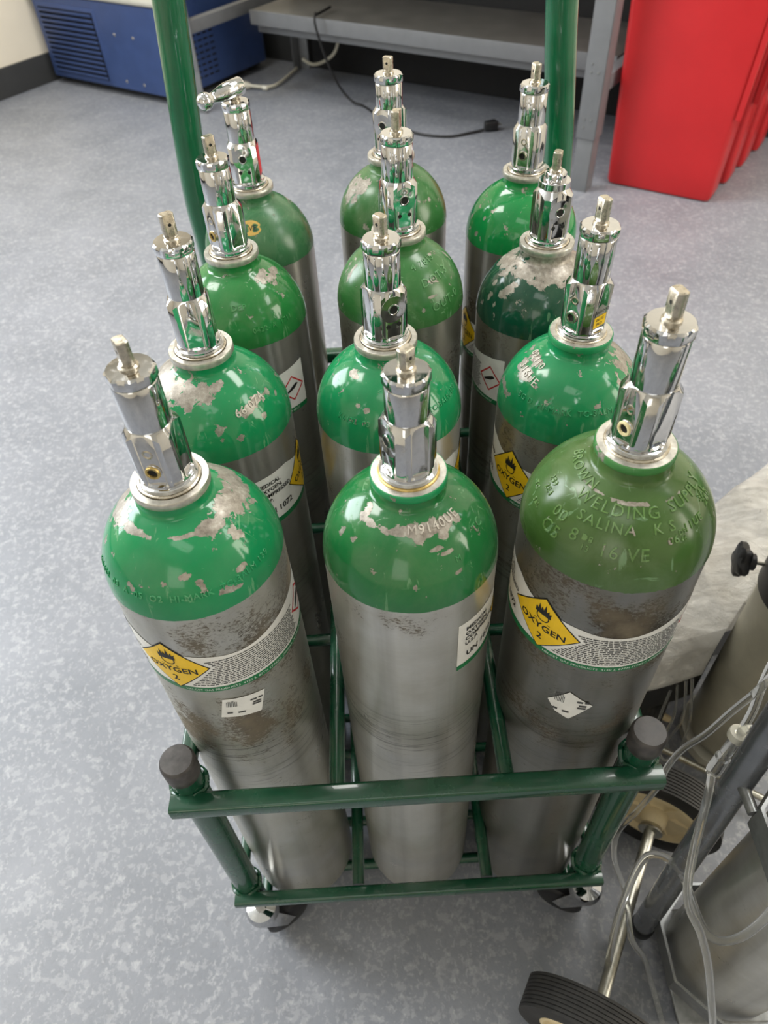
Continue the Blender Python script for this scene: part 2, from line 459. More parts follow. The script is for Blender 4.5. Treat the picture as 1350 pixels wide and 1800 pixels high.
def make_valve(root, ztop, kind, face, dz=0.0, washer=None, handle=False, brand=None, redside=False):
    """kind 'A': dimple over a sealed port; 'B': large port over two pin holes; 'S': short bonnet with hex nut"""
    tall = .088 + dz
    q = Matrix.Translation((0, 0, ztop)) @ Matrix.Rotation(radians(face), 4, 'Z')
    hb = .0400; h2 = .0130; chm = .0156
    slope = 1.15
    def side(a): return sqch(a, h2, chm)
    rb = .0122
    if kind == 'S': hb = .043; rb = .0108
    lv = [lambda a: (.0160, 0), lambda a: (.0170, .0004), lambda a: (.0170, .0028), lambda a: (.0162, .0032), lambda a: (.0152, .0034),
          lambda a: (.0150, .0046)]
    lv += [lambda a: (side(a), .0050 + max(0.0, (side(a) - .0135)) * 1.4),
           lambda a: (side(a), hb - max(0.0, side(a) - rb) * slope - .0002),
           lambda a: (rb + .0003, hb)]
    V, Fc = polar(lv, 144, sq_corners(h2, chm))
    ge = Geo(); ge.add([q @ Vector(v) for v in V], Fc)
    vb = ge.make('valve_body', CHROME, root)
    zt = hb
    if kind != 'S':
        bt = .0655 + dz * .7
        G = Geo().lathe([(rb - .0003, zt - .001), (rb, zt), (rb, bt - .0008), (rb - .0004, bt), (rb - .0015, bt)], 56, q); G.make('bonnet', CHROME, vb)
        nt0 = bt
        G = Geo(); V, Fc = polar([lambda a: (.0114, nt0 - .0004), lambda a: (.0114, nt0 + .0006), lambda a: (polyr(a, 8, .0120, .0126), nt0 + .0006), lambda a: (polyr(a, 8, .0122, .0130), nt0 + .0012),
                                  lambda a: (polyr(a, 8, .0122, .0130), nt0 + .0066 - (polyr(a, 8, .0122, .0130) - .0116) * .5), lambda a: (.0116, nt0 + .0072), lambda a: (.0050, nt0 + .0073)], 96, poly_corners(8, .0122, .0130))
        G.add([q @ Vector(v) for v in V], Fc); G.make('packing_nut', CHROME, vb); st0 = nt0 + .0073
    else:
        G = Geo().lathe([(rb, zt - .001), (.0125, zt + .0004), (.0125, zt + .0048), (.0119, zt + .0054), (.009, zt + .0056)], 56, q); G.make('bonnet', CHROME, vb)
        V, Fc = polar([lambda a: (.0080, zt + .0050), lambda a: (polyr(a, 6, .0078, .0088), zt + .0058), lambda a: (polyr(a, 6, .0078, .0088), zt + .0105), lambda a: (.0074, zt + .0115), lambda a: (.0045, zt + .0116)], 96, poly_corners(6, .0078, .0088))
        G = Geo(); G.add([q @ Vector(v) for v in V], Fc); G.make('packing_nut', CHROME, vb); st0 = zt + .0115
    st1 = tall if kind != 'S' else st0 + .0145
    fa = random.uniform(0, 180)
    if handle: st1 = st0 + .0085
    qs = q @ Matrix.Rotation(radians(fa), 4, 'Z')
    def stem_r(a): return min(.0046, .0031 / max(.001, abs(cos(a))))
    V, Fc = polar([lambda a: (.0052, st0 - .0005), lambda a: (.0052, st0 + .0010), lambda a: (.0040, st0 + .0018), lambda a: (.0040, st0 + .0026), lambda a: (stem_r(a), st0 + .0030),
                   lambda a: (stem_r(a), st1 - .0006), lambda a: (stem_r(a) * .86, st1)], 72, [k * pi + sg * math.acos(.0031 / .0046) for k in (0, 1) for sg in (-1, 1)])
    G = Geo(); G.add([qs @ Vector(v) for v in V], Fc); G.make('stem', NICKEL, vb)
    G = Geo()
    for sg in (-1, 1):
        M = qs @ frame_z((sg, 0, 0), (sg * .00305, 0, (st1 * .62 + st0 * .38)))
        G.lathe([(.0011, -.0002), (.0011, .00012), (.0004, .00014)], 16, M)
    G.make('stem_hole', HOLE, vb)
    # ports on the face that looks along -y
    def pm(z, x=0.0): return q @ frame_z((0, -1, 0), (x, -h2, z))
    if kind == 'A':
        Geo().lathe([(.0030, -.0004), (.0030, .0001), (.0023, .0003), (.0014, -.0001), (.0004, -.0002)], 28, pm(.0270)).make('yoke_dimple', NICKEL, vb)
        Geo().lathe([(.0045, -.0003), (.0045, .0005), (.0040, .0008), (.0030, .0008), (.0027, .0004)], 32, pm(.0150)).make('port_rim', CHROME, vb)
        if washer: Geo().lathe([(.0042, .0002), (.0044, .0012), (.0040, .0020), (.0029, .0020), (.0026, .0012), (.0026, .0003)], 32, pm(.0150)).make('port_seal', washer, vb)
        Geo().lathe([(.0026, -.0004), (.0026, .0009), (.0004, .0007)], 28, pm(.0150)).make('outlet_port', HOLE, vb)
    elif kind in ('B', 'S'):
        Geo().lathe([(.0095, -.0003), (.0095, .00012), (.0060, .00022), (.0044, .0004)], 40, pm(.0265)).make('port_seat', CHROME, vb)
        Geo().lathe([(.0042, -.0002), (.0042, .0006), (.0034, .0008), (.0028, .0004)], 32, pm(.0265)).make('port_rim', CHROME, vb)
        Geo().lathe([(.0030, -.0004), (.0030, .0006), (.0004, .0005)], 28, pm(.0265)).make('outlet_port', HOLE, vb)
        for sx in (-1, 1):
            Geo().lathe([(.0016, -.0004), (.0016, .0003), (.0004, .0002)], 20, pm(.0145, sx * .0042)).make('pin_hole', HOLE, vb)
    if redside:
        G = Geo(); M = q
        for zz in (0,): G.box(h2 - .0001, -.0062, .0085, h2 + .0003, .0062, .0345)
        o = mkmesh('red_side_sticker', [M @ Vector(v) for v in G.v], G.f, REDINK, vb, False)
    if brand:
        G = Geo()
        def mp(x, y, o_): return q @ Vector((h2 + o_, x, y))
        G.add([mp(-.0058, .008, .0002), mp(.0062, .008, .0002), mp(.0062, .0165, .0002), mp(-.0058, .0165, .0002)], [(0, 1, 2, 3)])
        G.make('yellow_tag', YELLOW, vb, False)
        G = Geo()
        flat_text(G, 'SHERWOOD', 0, .0185, .0022, mp, off=.0003, spacing=1.0)
        flat_text(G, '06 05', 0, .0128, .0026, mp, off=.0004); flat_text(G, 'PRO', 0, .0092, .0024, mp, off=.0004)
        G.make('tag_print', INK, vb, False)
    if handle:
        d = Vector((-.78, -.72, -.10)).normalized()
        M = Matrix.Translation((0, 0, ztop + st1 + .001)) @ frame_z(d, -d * .010)
        Geo().lathe([(.002, 0), (.0066, .0006), (.0074, .002), (.0074, .017), (.0068, .0215), (.0056, .027), (.0044, .032), (.0046, .034), (.0062, .0365), (.0074, .040), (.0068, .044), (.0040, .0468), (.0008, .0474)], 36, M).make('toggle_handle', CHROME, vb)
    return vb

def make_label(root, cphi, zs, tone=0, sections=('med', 'dia', 'fine', 'ghs')):
    """paper wrap-around label; x is arc length in metres measured from the diamond's centre"""
    P0 = radians(cphi)
    def mp(x, y, off): return on_cyl(P0 + x / R0, zs + y, off)
    top = []
    # bottom edge left to right, then the waved top edge back
    L, Rr = -.062, .122
    bot = [(L + (Rr - L) * k / 60, 0) for k in range(61)]
    def ytop(x):
        if x < -.026: return .052
        if x < -.012: return .052 - (x + .026) / .014 * .006
        if x < .026: return .046 - (x + .012) / .038 * .005
        if x < .07: return .041 - .003 * sin((x - .026) / .044 * pi)
        return .041 + (x - .07) / .052 * .010
    tp = [(L + (Rr - L) * k / 60, ytop(L + (Rr - L) * k / 60)) for k in range(61)]
    V = []; Fc = []
    for (a, b) in zip(bot, tp): V += [mp(a[0], a[1], .00025), mp(b[0], b[1], .00025)]
    for k in range(60): Fc.append((2 * k, 2 * k + 2, 2 * k + 3, 2 * k + 1))
    paper = mkmesh('label', V, Fc, WHITE, root)
    V = []; Fc = []
    for k in range(61): x = L + (Rr - L) * k / 60; V += [mp(x, 0, .0004), mp(x, .0052, .0004)]
    for k in range(60): Fc.append((2 * k, 2 * k + 2, 2 * k + 3, 2 * k + 1))
    mkmesh('green_stripe', V, Fc, LGREEN, paper)
    G = Geo(); flat_text(G, 'HELGET GAS PRODUCTS  4150 S. 87TH STREET, OMAHA, NEBRASKA 68127', .058, .0014, .0023, mp, off=.0005, spacing=1.05)
    G.make('stripe_lettering', TXTWHITE, paper, False)
    # diamond
    G = Geo(); h = .0262; cz = .0285
    patch(G, [(-h, cz), (0, cz - h), (h, cz), (0, cz + h)], mp, .00042); G.make('diamond_border', INK, paper, False)
    G = Geo(); h2 = .0250
    patch(G, [(-h2, cz), (0, cz - h2), (h2, cz), (0, cz + h2)], mp, .00052); G.make('yellow_diamond', YELLOW, paper, False)
    G = Geo()
    flat_text(G, 'OXYGEN', 0, cz - .0062, .0062, mp, off=.0007, spacing=1.02, thick=.00015)
    flat_text(G, '2', 0, cz - .0165, .0062, mp, off=.0007, thick=.00015)
    for k in range(24):                                   # ring of the burning circle
        a, b = 2 * pi * k / 24, 2 * pi * (k + 1) / 24; r1, r2 = .0040, .0048; yy = cz + .0070
        G.add([mp(r * cos(t), yy + r * sin(t), .0007) for r, t in ((r1, a), (r2, a), (r2, b), (r1, b))], [(0, 1, 2, 3)])
    G.add([mp(-.006, cz + .0012, .0007), mp(.006, cz + .0012, .0007), mp(.006, cz + .0018, .0007), mp(-.006, cz + .0018, .0007)], [(0, 1, 2, 3)])
    for (bx, w_, tx, ty) in ((-.0046, .0014, -.0056, .0145), (-.0028, .0016, -.0034, .0185), (-.0006, .0016, -.0014, .0165), (.0012, .0017, .0014, .0202), (.0032, .0015, .0040, .0160), (.0046, .0012, .0062, .0142)):
        G.add([mp(bx - w_, cz + .0088, .0007), mp(bx + w_, cz + .0088, .0007), mp(bx + w_ * .7, cz + .0122, .0007), mp(tx, cz + ty, .0007), mp(bx - w_ * .9, cz + .0122, .0007)], [(0, 1, 2, 3, 4)])
    G.make('diamond_lettering', INK, paper, False)
    # heading left of the diamond
    G = Geo()
    for i, t in enumerate(('MEDICAL', 'OXYGEN,', 'COMPRESSED', 'U.S.P.')):
        V, Fc = text_geo(t, .0040 * 1.3, 0, 0, 1.0, .00012); wd = max(v[0] for v in V)
        G.add([mp(a + wd - .056, .0425 - i * .0056 + b, .0006) for (a, b, _) in V], Fc)
    flat_text(G, 'UN 1072', -.040, .0125, .0058, mp, off=.0006, thick=.00015)
    G.make('heading_lettering', INK, paper, False)
    # fine print: rows of unreadable word-sized dashes
    rnd = random.Random(7); G = Geo()
    for row in range(17):
        y = .0078 + row * .00205
        x = (.026 - max(0, (.0285 + .0262 - abs(0)) * 0)) - abs(y - cz) * .9 + .003 if True else 0
        xe = .092 if row < 15 else .08
        if y > ytop(.05) - .002: continue
        while x < xe:
            wlen = rnd.uniform(.0012, .0042)
            G.add([mp(x, y, .0005), mp(x + wlen, y, .0005), mp(x + wlen, y + .0009, .0005), mp(x, y + .0009, .0005)], [(0, 1, 2, 3)]); x += wlen + .0007
    G.make('fine_print', INKGREY, paper, False)
    # red hazard diamond at the right end
    G = Geo(); cx, cy, h = .107, .026, .0135
    for (p, q_) in (((-h, 0), (0, -h)), ((0, -h), (h, 0)), ((h, 0), (0, h)), ((0, h), (-h, 0))):
        k = .86
        patch(G, [(cx + p[0], cy + p[1]), (cx + q_[0], cy + q_[1]), (cx + q_[0] * k, cy + q_[1] * k), (cx + p[0] * k, cy + p[1] * k)], mp, .0005)
    G.make('red_hazard_diamond', REDINK, paper, False)
    G = Geo(); patch(G, [(cx - .006, cy - .0035), (cx + .002, cy - .0005), (cx + .0062, cy + .003), (cx + .004, cy + .0045), (cx - .0005, cy + .0022), (cx - .007, cy - .002)], mp, .0006)
    G.make('gas_bottle_symbol', INK, paper, False)
    return paper

def make_sticker(root, phi, z, w_, h_, tilt, seed=1, outline=None):
    P0 = radians(phi); ct, st = cos(radians(tilt)), sin(radians(tilt))
    def mp(x, y, off): return on_cyl(P0 + (x * ct - y * st) / R0, z + x * st + y * ct, off)
    G = Geo(); ol = outline or [(-w_ / 2, -h_ / 2), (w_ / 2 - .003, -h_ / 2), (w_ / 2, h_ / 2), (-w_ / 2 + .002, h_ / 2)]
    bm = bmesh.new(); bm.faces.new([bm.verts.new((x, y, 0)) for x, y in ol])
    for k in range(1, 8):
        for no, L in (((1, 0, 0), w_), ((0, 1, 0), h_)):
            co = Vector(no) * (-L / 2 + L * k / 8)
            bmesh.ops.bisect_plane(bm, geom=bm.verts[:] + bm.edges[:] + bm.faces[:], plane_co=co, plane_no=no)
    bm.verts.index_update()
    G.add([mp(v.co.x, v.co.y, .0005) for v in bm.verts], [[v.index for v in f.verts] for f in bm.faces]); bm.free()
    s = G.make('inventory_sticker', WHITE, root)
    rnd = random.Random(seed); G = Geo()
    for k in range(7):
        x = -w_ * .36 + k * w_ * .035; hh = rnd.uniform(.25, .34) * h_
        G.add([mp(a, b, .0008) for a, b in ((x, h_ * .08), (x + w_ * .014, h_ * .08), (x + w_ * .014, h_ * .08 + hh), (x, h_ * .08 + hh))], [(0, 1, 2, 3)])
    for (x, y, ww) in ((.16, .2, .14), (.34, .2, .1), (-.36, -.28, .12), (-.12, -.3, .16), (.2, -.05, .2), (.22, .05, .18)):
        G.add([mp(a, b, .0008) for a, b in ((x * w_, y * h_), ((x + ww) * w_, y * h_), ((x + ww) * w_, (y + .07) * h_), (x * w_, (y + .07) * h_))], [(0, 1, 2, 3)])
    G.make('sticker_print', INKGREY, s, False)
    return s

def make_cylinder(sp):
    root = thing('oxygen_cylinder', sp['label'], 'gas cylinder', (sp['x'], sp['y'], 0), (-sp.get('ty', 0), sp.get('tx', 0), 0), 'oxygen cylinders in the green rack')
    dz = sp.get('dz', 0); rs = 1 + sp.get('dR', 0) / R0
    root['category'] = 'gas cylinder'
    # body
    prof = [(.0005, .0035), (.018, .0030), (.034, .0008), (.0395, 0), (.0445, .0012), (.0490, .0042), (.0525, .0088), (.0545, .0145), (R0, .021)]
    prof += [(R0, .021 + (ZB - .021) * k / 60) for k in range(1, 61)]
    V, Fc = revolve([(r * rs, z if z < .1 else z + dz) for r, z in prof], 128, False); Fc.append(tuple(range(127, -1, -1)))
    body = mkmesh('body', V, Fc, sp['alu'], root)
    ag = body.data.attributes.new('grime', 'FLOAT', 'POINT'); as_ = body.data.attributes.new('scuff', 'FLOAT', 'POINT')
    gr = []; scf = []
    for (x, y, z) in V:
        ph = degrees(atan2(x, -y)); n = noise.noise(Vector((x * 30, y * 30, z * 18 + sp['x'] * 40 + sp['y'] * 9)))
        a = 0
        for (z0, hw, amt, pc, pw) in sp.get('grime', ()):
            d = abs((ph - pc + 180) % 360 - 180) / pw
            a = max(a, amt * max(0, 1 - abs(z - z0) / hw) ** .7 * max(0, 1 - d) ** .5)
        gr.append(max(0, a * (1 + n * 1.2)))
        s_ = 0
        for (z0, hw, amt) in ((.385, .05, 1.0), (.34, .03, .6)):
            s_ = max(s_, amt * max(0, 1 - abs(z - z0) / hw))
        scf.append(s_ * sp.get('scuff', .6))
    ag.data.foreach_set('value', gr); as_.data.foreach_set('value', scf)
    # painted shoulder with its wear field; a slight step in the paint edge
    V = []; Fc = []; n = 192; rows = DS; bare = []
    S_all = [-.0004] + DS
    phs = [2 * pi * k / n for k in range(n)]
    blobs = sp.get('bare', ())
    for i, s in enumerate(S_all):
        r, z, nr, nz = dome_at(max(s, 0))
        for k, ph in enumerate(phs):
            wob = 0
            if i <= 2: wob = (noise.noise(Vector((cos(ph) * 4, sin(ph) * 4, sp['x'] * 30))) * .0012 + noise.noise(Vector((cos(ph) * 22, sin(ph) * 22, sp['y'] * 30))) * sp.get('ragged', .0004)) * (1 - i * .33)
            off = .00025 if i > 0 else -.0002
            zz = z + wob
            V.append(((r + nr * off) * rs * sin(ph), -(r + nr * off) * rs * cos(ph), zz + nz * off + dz))
            b_ = 0; pd = degrees(ph)
            for (pc, sc_, a, h) in blobs:
                dphi = ((pd - pc + 180) % 360 - 180)
                da = radians(dphi) * max(r, .012) * 1000 / a; ds = (s * 1000 - sc_) / h
                b_ = max(b_, 1.15 - .65 * sqrt(da * da + ds * ds))
            bare.append(max(0, b_))
    m_ = len(S_all)
    for j in range(m_ - 1):
        for k in range(n):
            k2 = (k + 1) % n; Fc.append((j * n + k, j * n + k2, (j + 1) * n + k2, (j + 1) * n + k))
    sh = mkmesh('shoulder', V, Fc, sp['paint'], root)
    at = sh.data.attributes.new('bare', 'FLOAT', 'POINT'); at.data.foreach_set('value', bare)
    G = Geo()
    for t in sp.get('text', ()): emboss(G, *t)
    B = Geo()
    for t in sp.get('baretext', ()): emboss(B, *t)
    if B.v:
        B.v = [(x * rs, y * rs, z + dz) for (x, y, z) in B.v]; B.make('bare_metal_stamping', BARESTAMP, sh)
    if G.v:
        G.v = [(x * rs, y * rs, z + dz) for (x, y, z) in G.v]
        G.make('stamped_lettering', RAISED_GLINT.get({v: k for k, v in PG.items()}[sp['paint']], sp['paint']), sh)
    # collar
    ct = .6175 + dz
    cm = sp.get('collar', COLLARM)
    Geo().lathe([(.0205, ct - .0056), (.0221, ct - .0052), (.0226, ct - .0044), (.0226, ct - .0008), (.0222, ct), (.0186, ct), (.0182, ct - .0008), (.0150, ct - .0008)], 72).make('neck_collar', cm, root)
    Geo().lathe([(.0172, ct - .0008), (.0180, ct - .0002), (.0180, ct + .0008), (.0172, ct + .0014), (.0150, ct + .0016)], 64).make('gasket_ring', sp.get('gasket', NICKEL), root)
    if cm is not COLLARM: Geo().lathe([(.0178, ct - .0002), (.0214, ct - .0002), (.0217, ct + .00015), (.0178, ct + .0002)], 72, None, False).make('collar_face', COLLARM, root)
    make_valve(root, ct + .0015, sp['kind'], sp['face'], sp.get('ds', 0), sp.get('washer'), sp.get('handle', False), sp.get('brand'), sp.get('redside', False))
    if 'lab' in sp:
        la = make_label(root, sp['lab'], sp.get('labz', .4755) + dz * .6)
        if rs != 1: la.scale = (rs, rs, 1)
    for k in sp.get('stickers', ()):
        o = make_sticker(root, *k)
        if rs != 1: o.scale = (rs, rs, 1)
    return root

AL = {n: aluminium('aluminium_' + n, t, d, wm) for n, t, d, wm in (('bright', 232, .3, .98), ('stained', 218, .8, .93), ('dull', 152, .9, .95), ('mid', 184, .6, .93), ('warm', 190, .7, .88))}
RAISED_GLINT = {n: paint('raised_glint_' + n, c, 1.5, .5, .2) for n, c in (('fresh', (42, 142, 92)), ('olive', (86, 120, 62)), ('grass', (56, 130, 76)), ('leaf', (52, 134, 72)), ('moss', (82, 134, 84)))}  # lighter paints for the lettering, its edge highlights put into the colour
PG = {'fresh': paint('fresh_green', (24, 128, 78), .5, .10), 'grass': paint('grass_green', (32, 106, 56), .35, .18), 'olive': paint('olive_green', (62, 92, 42), .1, .22, .2),
      'leaf': paint('leaf_green', (36, 116, 56), .6, .15), 'moss': paint('moss_green', (50, 104, 52), 1.0, .35, .22), 'bottle': paint('bottle_green', (14, 66, 48), 1.0, .12), 'bright': paint('bright_green', (16, 126, 62), .8, .08, .08),
      'dusty': paint('dusty_green', (52, 104, 66), .5, .3, .26)}
GREENCOLLAR = paint('rubbed_green_collar', (58, 120, 60), 1.0, .3, .35)
GREENCOLLAR2 = paint('green_collar', (26, 138, 84), .9, .2, .3)

hot = [(.50, .06, 1.0, 20, 150), (.41, .05, .55, 20, 120)]
CYL = [
 dict(x=-.1282, y=-.0015, tx=-.0057, ty=-.0012, dz=.003, ds=.0015, label='front left oxygen cylinder, ring of paint flaked off round its neck, label and small tag', alu=AL['stained'], paint=PG['fresh'],
      kind='A', face=-8, washer=BRASS, lab=-21, stickers=[(17, .452, .031, .024, -8, 3)], grime=[(.525, .05, 1.25, 35, 130), (.505, .06, 1.1, 60, 60), (.42, .07, 1.0, 25, 100)], scuff=1.0,
      bare=[(-100, 47, 20, 7), (-74, 51, 10, 6), (-48, 52, 7, 3), (-28, 52, 8, 1.6), (20, 52, 10, 1.5), (38, 51, 7, 3), (52, 50, 9, 5), (75, 51, 11, 7), (100, 47, 15, 9), (130, 47, 20, 9), (170, 50, 22, 8), (58, 40, 4, 4), (62, 36, 2, 3), (10, 30, 3.2, 2.2), (18, 25, 2.5, 2.2), (46, 21, 4, 2.2), (32, 14, 5, 2), (38, 12, 5, 1.5), (-70, 30, 2, 3)],
      text=[('K6422  03  A -05  O2  HI-MARK  TC-3ALM 139', 0, 15, 4.4)]),
 dict(x=.0038, y=.0009, dz=-.003, ds=-.0067, label='front middle oxygen cylinder with clean bright body and a bare stamped strip below its neck', alu=AL['bright'], paint=PG['grass'],
      kind='B', face=-62, gasket=BRASS, collar=GREENCOLLAR2, lab=94, grime=[(.54, .02, .7, -30, 90)], scuff=.75,
      bare=[(-60, 55, 3, 5), (-42, 51, 7, 2.2), (-22, 51, 9, 2.6), (0, 52, 9, 4), (18, 52, 9, 5), (36, 51, 7, 4.5), (50, 50, 4, 3.5), (6, 47, 3, 4), (30, 46, 3, 3), (-66, 34, 2.2, 3.5), (20, 40, 5, 1), (28, 36, 5, .9), (1, 19, 1.8, 2.6), (30, 22, 3, .8), (8, 12, 2, 1)],
      baretext=[('M9140UE', 26, 50, 6.2)], text=[('TC', 64, 34, 6), ('M', 34, 28, 4)]),
 dict(x=.1285, y=.0022, tx=.0025, ty=-.0038, dz=.0123, ds=.0037, dR=.0021, label='front right oxygen cylinder, olive green shoulder with large raised stamped lettering', alu=AL['dull'], paint=PG['olive'],
      kind='A', face=-58, washer=SEAL, lab=-50, collar=GREENCOLLAR, stickers=[(-19, .433, .028, .032, 0, 5, [(-.0145, .000), (-.008, -.012), (.002, -.018), (.0150, .004), (-.0015, .018)])],
      grime=[(.53, .045, 1.2, 0, 110), (.50, .05, 1.0, -10, 80), (.40, .06, .55, 0, 120)], scuff=1.0, ragged=.0016,
      bare=[(-12, 53, 10, .8), (-50, 54, 9, .8), (35, 53, 7, .8)],
      text=[('BROWN', -84, 53, 6.4), ('WELDING', -25, 45, 7.4, 0, 1.16), ('SUPPLY', 50, 46, 7.4, 0, 1.12), ('SALINA', -29, 36, 6.6, 0, 1.2), ('K S', 14, 36.5, 6.6), ('00', -62, 29, 7.5), ('C5', -62, 18, 8.5), ('289', -88, 38, 4), ('2E4', -84, 33, 4),
            ('8', -46, 24, 8), ('D8', -37, 27, 3.8), ('13', -36.5, 21.5, 3.8), ('16 VE', -13, 22, 8), ('06', 19, 29.5, 5), ('D9', 27, 33, 2.8), ('46', 27, 29, 2.8), ('11UE', 39, 33, 5), ('3AL', 64, 40, 5), ('280', 66, 35, 5), ('TC', -96, 26, 3.6), ('3AL', -84, 22, 3.2)]),
 dict(x=-.1363, y=.1344, dz=-.0015, ds=.005, label='left column oxygen cylinder, second from the front, broad bare metal patch around its neck', alu=AL['mid'], paint=PG['fresh'],
      kind='A', face=-84, lab=88, grime=[(.53, .04, .6, 30, 110)],
      bare=[(-75, 50, 26, 14), (-40, 50, 16, 10), (-110, 50, 20, 14), (-15, 51, 10, 9), (5, 52, 8, 8), (22, 55, 6, 4), (48, 33, 12, 2.6), (40, 31, 5, 3.5), (56, 35, 5, 3), (14, 25, 3, 4), (28, 16, 3, 2.2), (73, 33, 2.5, 3), (55, 22, 2, 2), (15, 18, 2, 2), (80, 26, 2, 2)], baretext=[('66 0Z4', 48, 31, 6.5, 6)]),
 dict(x=-.0066, y=.1412, dz=-.0053, ds=-.0017, label='middle column oxygen cylinder, second from the front, fresh green with faint stamped numbers', alu=AL['bright'], paint=PG['fresh'],
      kind='B', face=28, collar=COLLARM, lab=86, grime=[(.53, .03, .6, 20, 100), (.5, .04, .6, 80, 40)],
      bare=[(-55, 54, 4, 3), (-46, 53, 4, 2), (-20, 32, 2.5, 2), (-32, 23, 2, 1.2), (-28, 34, 2, 1.4), (70, 55, 2, 4)], text=[('K6422  03  A', -26, 21, 4.4), ('TC-3ALM 139', 57, 24, 4.4)]),
 dict(x=.1297, y=.1421, tx=.0038, dz=-.0084, ds=.0048, dR=-.0012, label='right column oxygen cylinder, second from the front, two bare scraped patches and yellow valve tag', alu=AL['warm'], paint=PG['fresh'],
      kind='A', face=-52, washer=NICKEL, brand=True, collar=GREENCOLLAR2, lab=-56, grime=[(.535, .03, 1.3, -20, 120), (.50, .05, .9, -60, 80)],
      bare=[(-80, 51, 9, 4.5), (-72, 38, 9, 4.5), (-88, 42, 5, 6), (85, 50, 18, 10), (62, 46, 7, 5), (40, 42, 2, 2), (10, 30, 2, 1), (-90, 18, 10, 3)],
      baretext=[('02410', -78, 49, 6.2, -6), ('316UE', -71, 37, 7, -8)], text=[('BG D  HI-MARK  TC-3ALM 139', -14, 24, 4.6)]),
 dict(x=-.1327, y=.2752, dz=-.0019, label='left column oxygen cylinder, third from the front, brass ringed valve port', alu=AL['mid'], paint=PG['leaf'],
      kind='A', face=-46, washer=BRASS, lab=-66, bare=[(62, 55, 8, 3), (70, 49, 9, 4), (52, 50, 4, 3), (84, 50, 6, 4), (66, 43, 4, 2)], text=[('DEP', 8, 33, 5.2), ('0422  A  1711', 38, 13, 4.6)]),
 dict(x=.0047, y=.2779, tx=.0045, dz=.008, label='middle column oxygen cylinder, third from the front, dull green with scratched stamping on its right', alu=AL['warm'], paint=PG['moss'],
      kind='B', face=22, grime=[(.53, .03, 1.3, 10, 120)], bare=[(60, 55, 3, 1.5), (-70, 36, 1.6, 9), (90, 40, 2, 6), (30, 24, 5, 1.2)],
      text=[('4 7815', 38, 49, 6.6, 8), ('DOT-3', 44, 34, 7.6, 6), ('OUT-0', 46, 13, 7.6, 6)]),
 dict(x=.1306, y=.2739, dz=-.0062, label='right column oxygen cylinder, third from the front, dark green paint mostly worn to bare metal', alu=AL['warm'], paint=PG['bottle'],
      kind='S', face=20, lab=-164, grime=[(.53, .04, .7, -20, 120)],
      bare=[(0, 60, 40, 14), (-40, 58, 24, 10), (40, 58, 30, 15), (-14, 46, 5, 3), (20, 46, 10, 4), (80, 56, 30, 15), (130, 58, 30, 16), (180, 58, 30, 16), (-100, 52, 24, 10), (-50, 36, 5, 5), (-56, 31, 4, 5), (-46, 42, 3, 3), (-70, 24, 2.5, 4), (-60, 20, 2, 2.5), (-75, 34, 2, 3), (50, 34, 8, 4), (0, 6, 3, 2)]),
 dict(x=-.1333, y=.4168, dz=-.0068, label='rear left oxygen cylinder carrying a chrome toggle handle on its valve', alu=AL['warm'], paint=PG['dusty'],
      kind='B', face=0, handle=True, redside=True, bare=[(120, 45, 14, 4)], yellow=True),
 dict(x=.0052, y=.4256, dz=.0124, ds=-.0085, dR=-.0011, label='rear middle oxygen cylinder, large scraped grey patch on its left shoulder', alu=AL['mid'], paint=PG['moss'],
      kind='B', face=-32, bare=[(-60, 44, 9, 8), (-52, 50, 7, 6), (-70, 36, 8, 8), (-56, 32, 5, 6), (-84, 42, 8, 8), (40, 52, 3, 4), (50, 30, 2, 2), (25, 36, 2, 2)]),
 dict(x=.1346, y=.4125, dz=-.0036, label='rear right oxygen cylinder, glossy bright green shoulder reflecting the ceiling lights', alu=AL['mid'], paint=PG['bright'],
      kind='A', face=-32, washer=NICKEL, lab=-76, labz=.425, bare=[(-85, 21, 2, 4), (-64, 12, 2, 3), (-60, 28, 2, 2), (-80, 34, 2, 2)], grime=[(.5, .05, .5, -40, 60)]),
]
for sp in CYL:
    root = make_cylinder(sp)
    if sp.get('yellow'):
        G = Geo(); P0 = radians(1)
        def mpd(x, y, o_):
            r, z, nr, nz = dome_at(.041); return on_dome(P0 + x / r, .041 + y, o_ + .0004)
        n = 20; vs = [mpd(.0095 * cos(2 * pi * k / n) * (1.1 if k % 5 else .9), .0075 * sin(2 * pi * k / n), 0) for k in range(n)]
        G.add(vs + [mpd(0, 0, .0)], [(k, (k + 1) % n, n) for k in range(n)])
        s = G.make("yellow_sticker", simple('worn_yellow', (196, 160, 84), .5, 0, .2, 120), root)
        s.location.z = sp['dz']
        G = Geo(); flat_text(G, 'VE', .002, -.0028, .0055, mpd, off=.0004); G.make('sticker_lettering', INK, s, False)

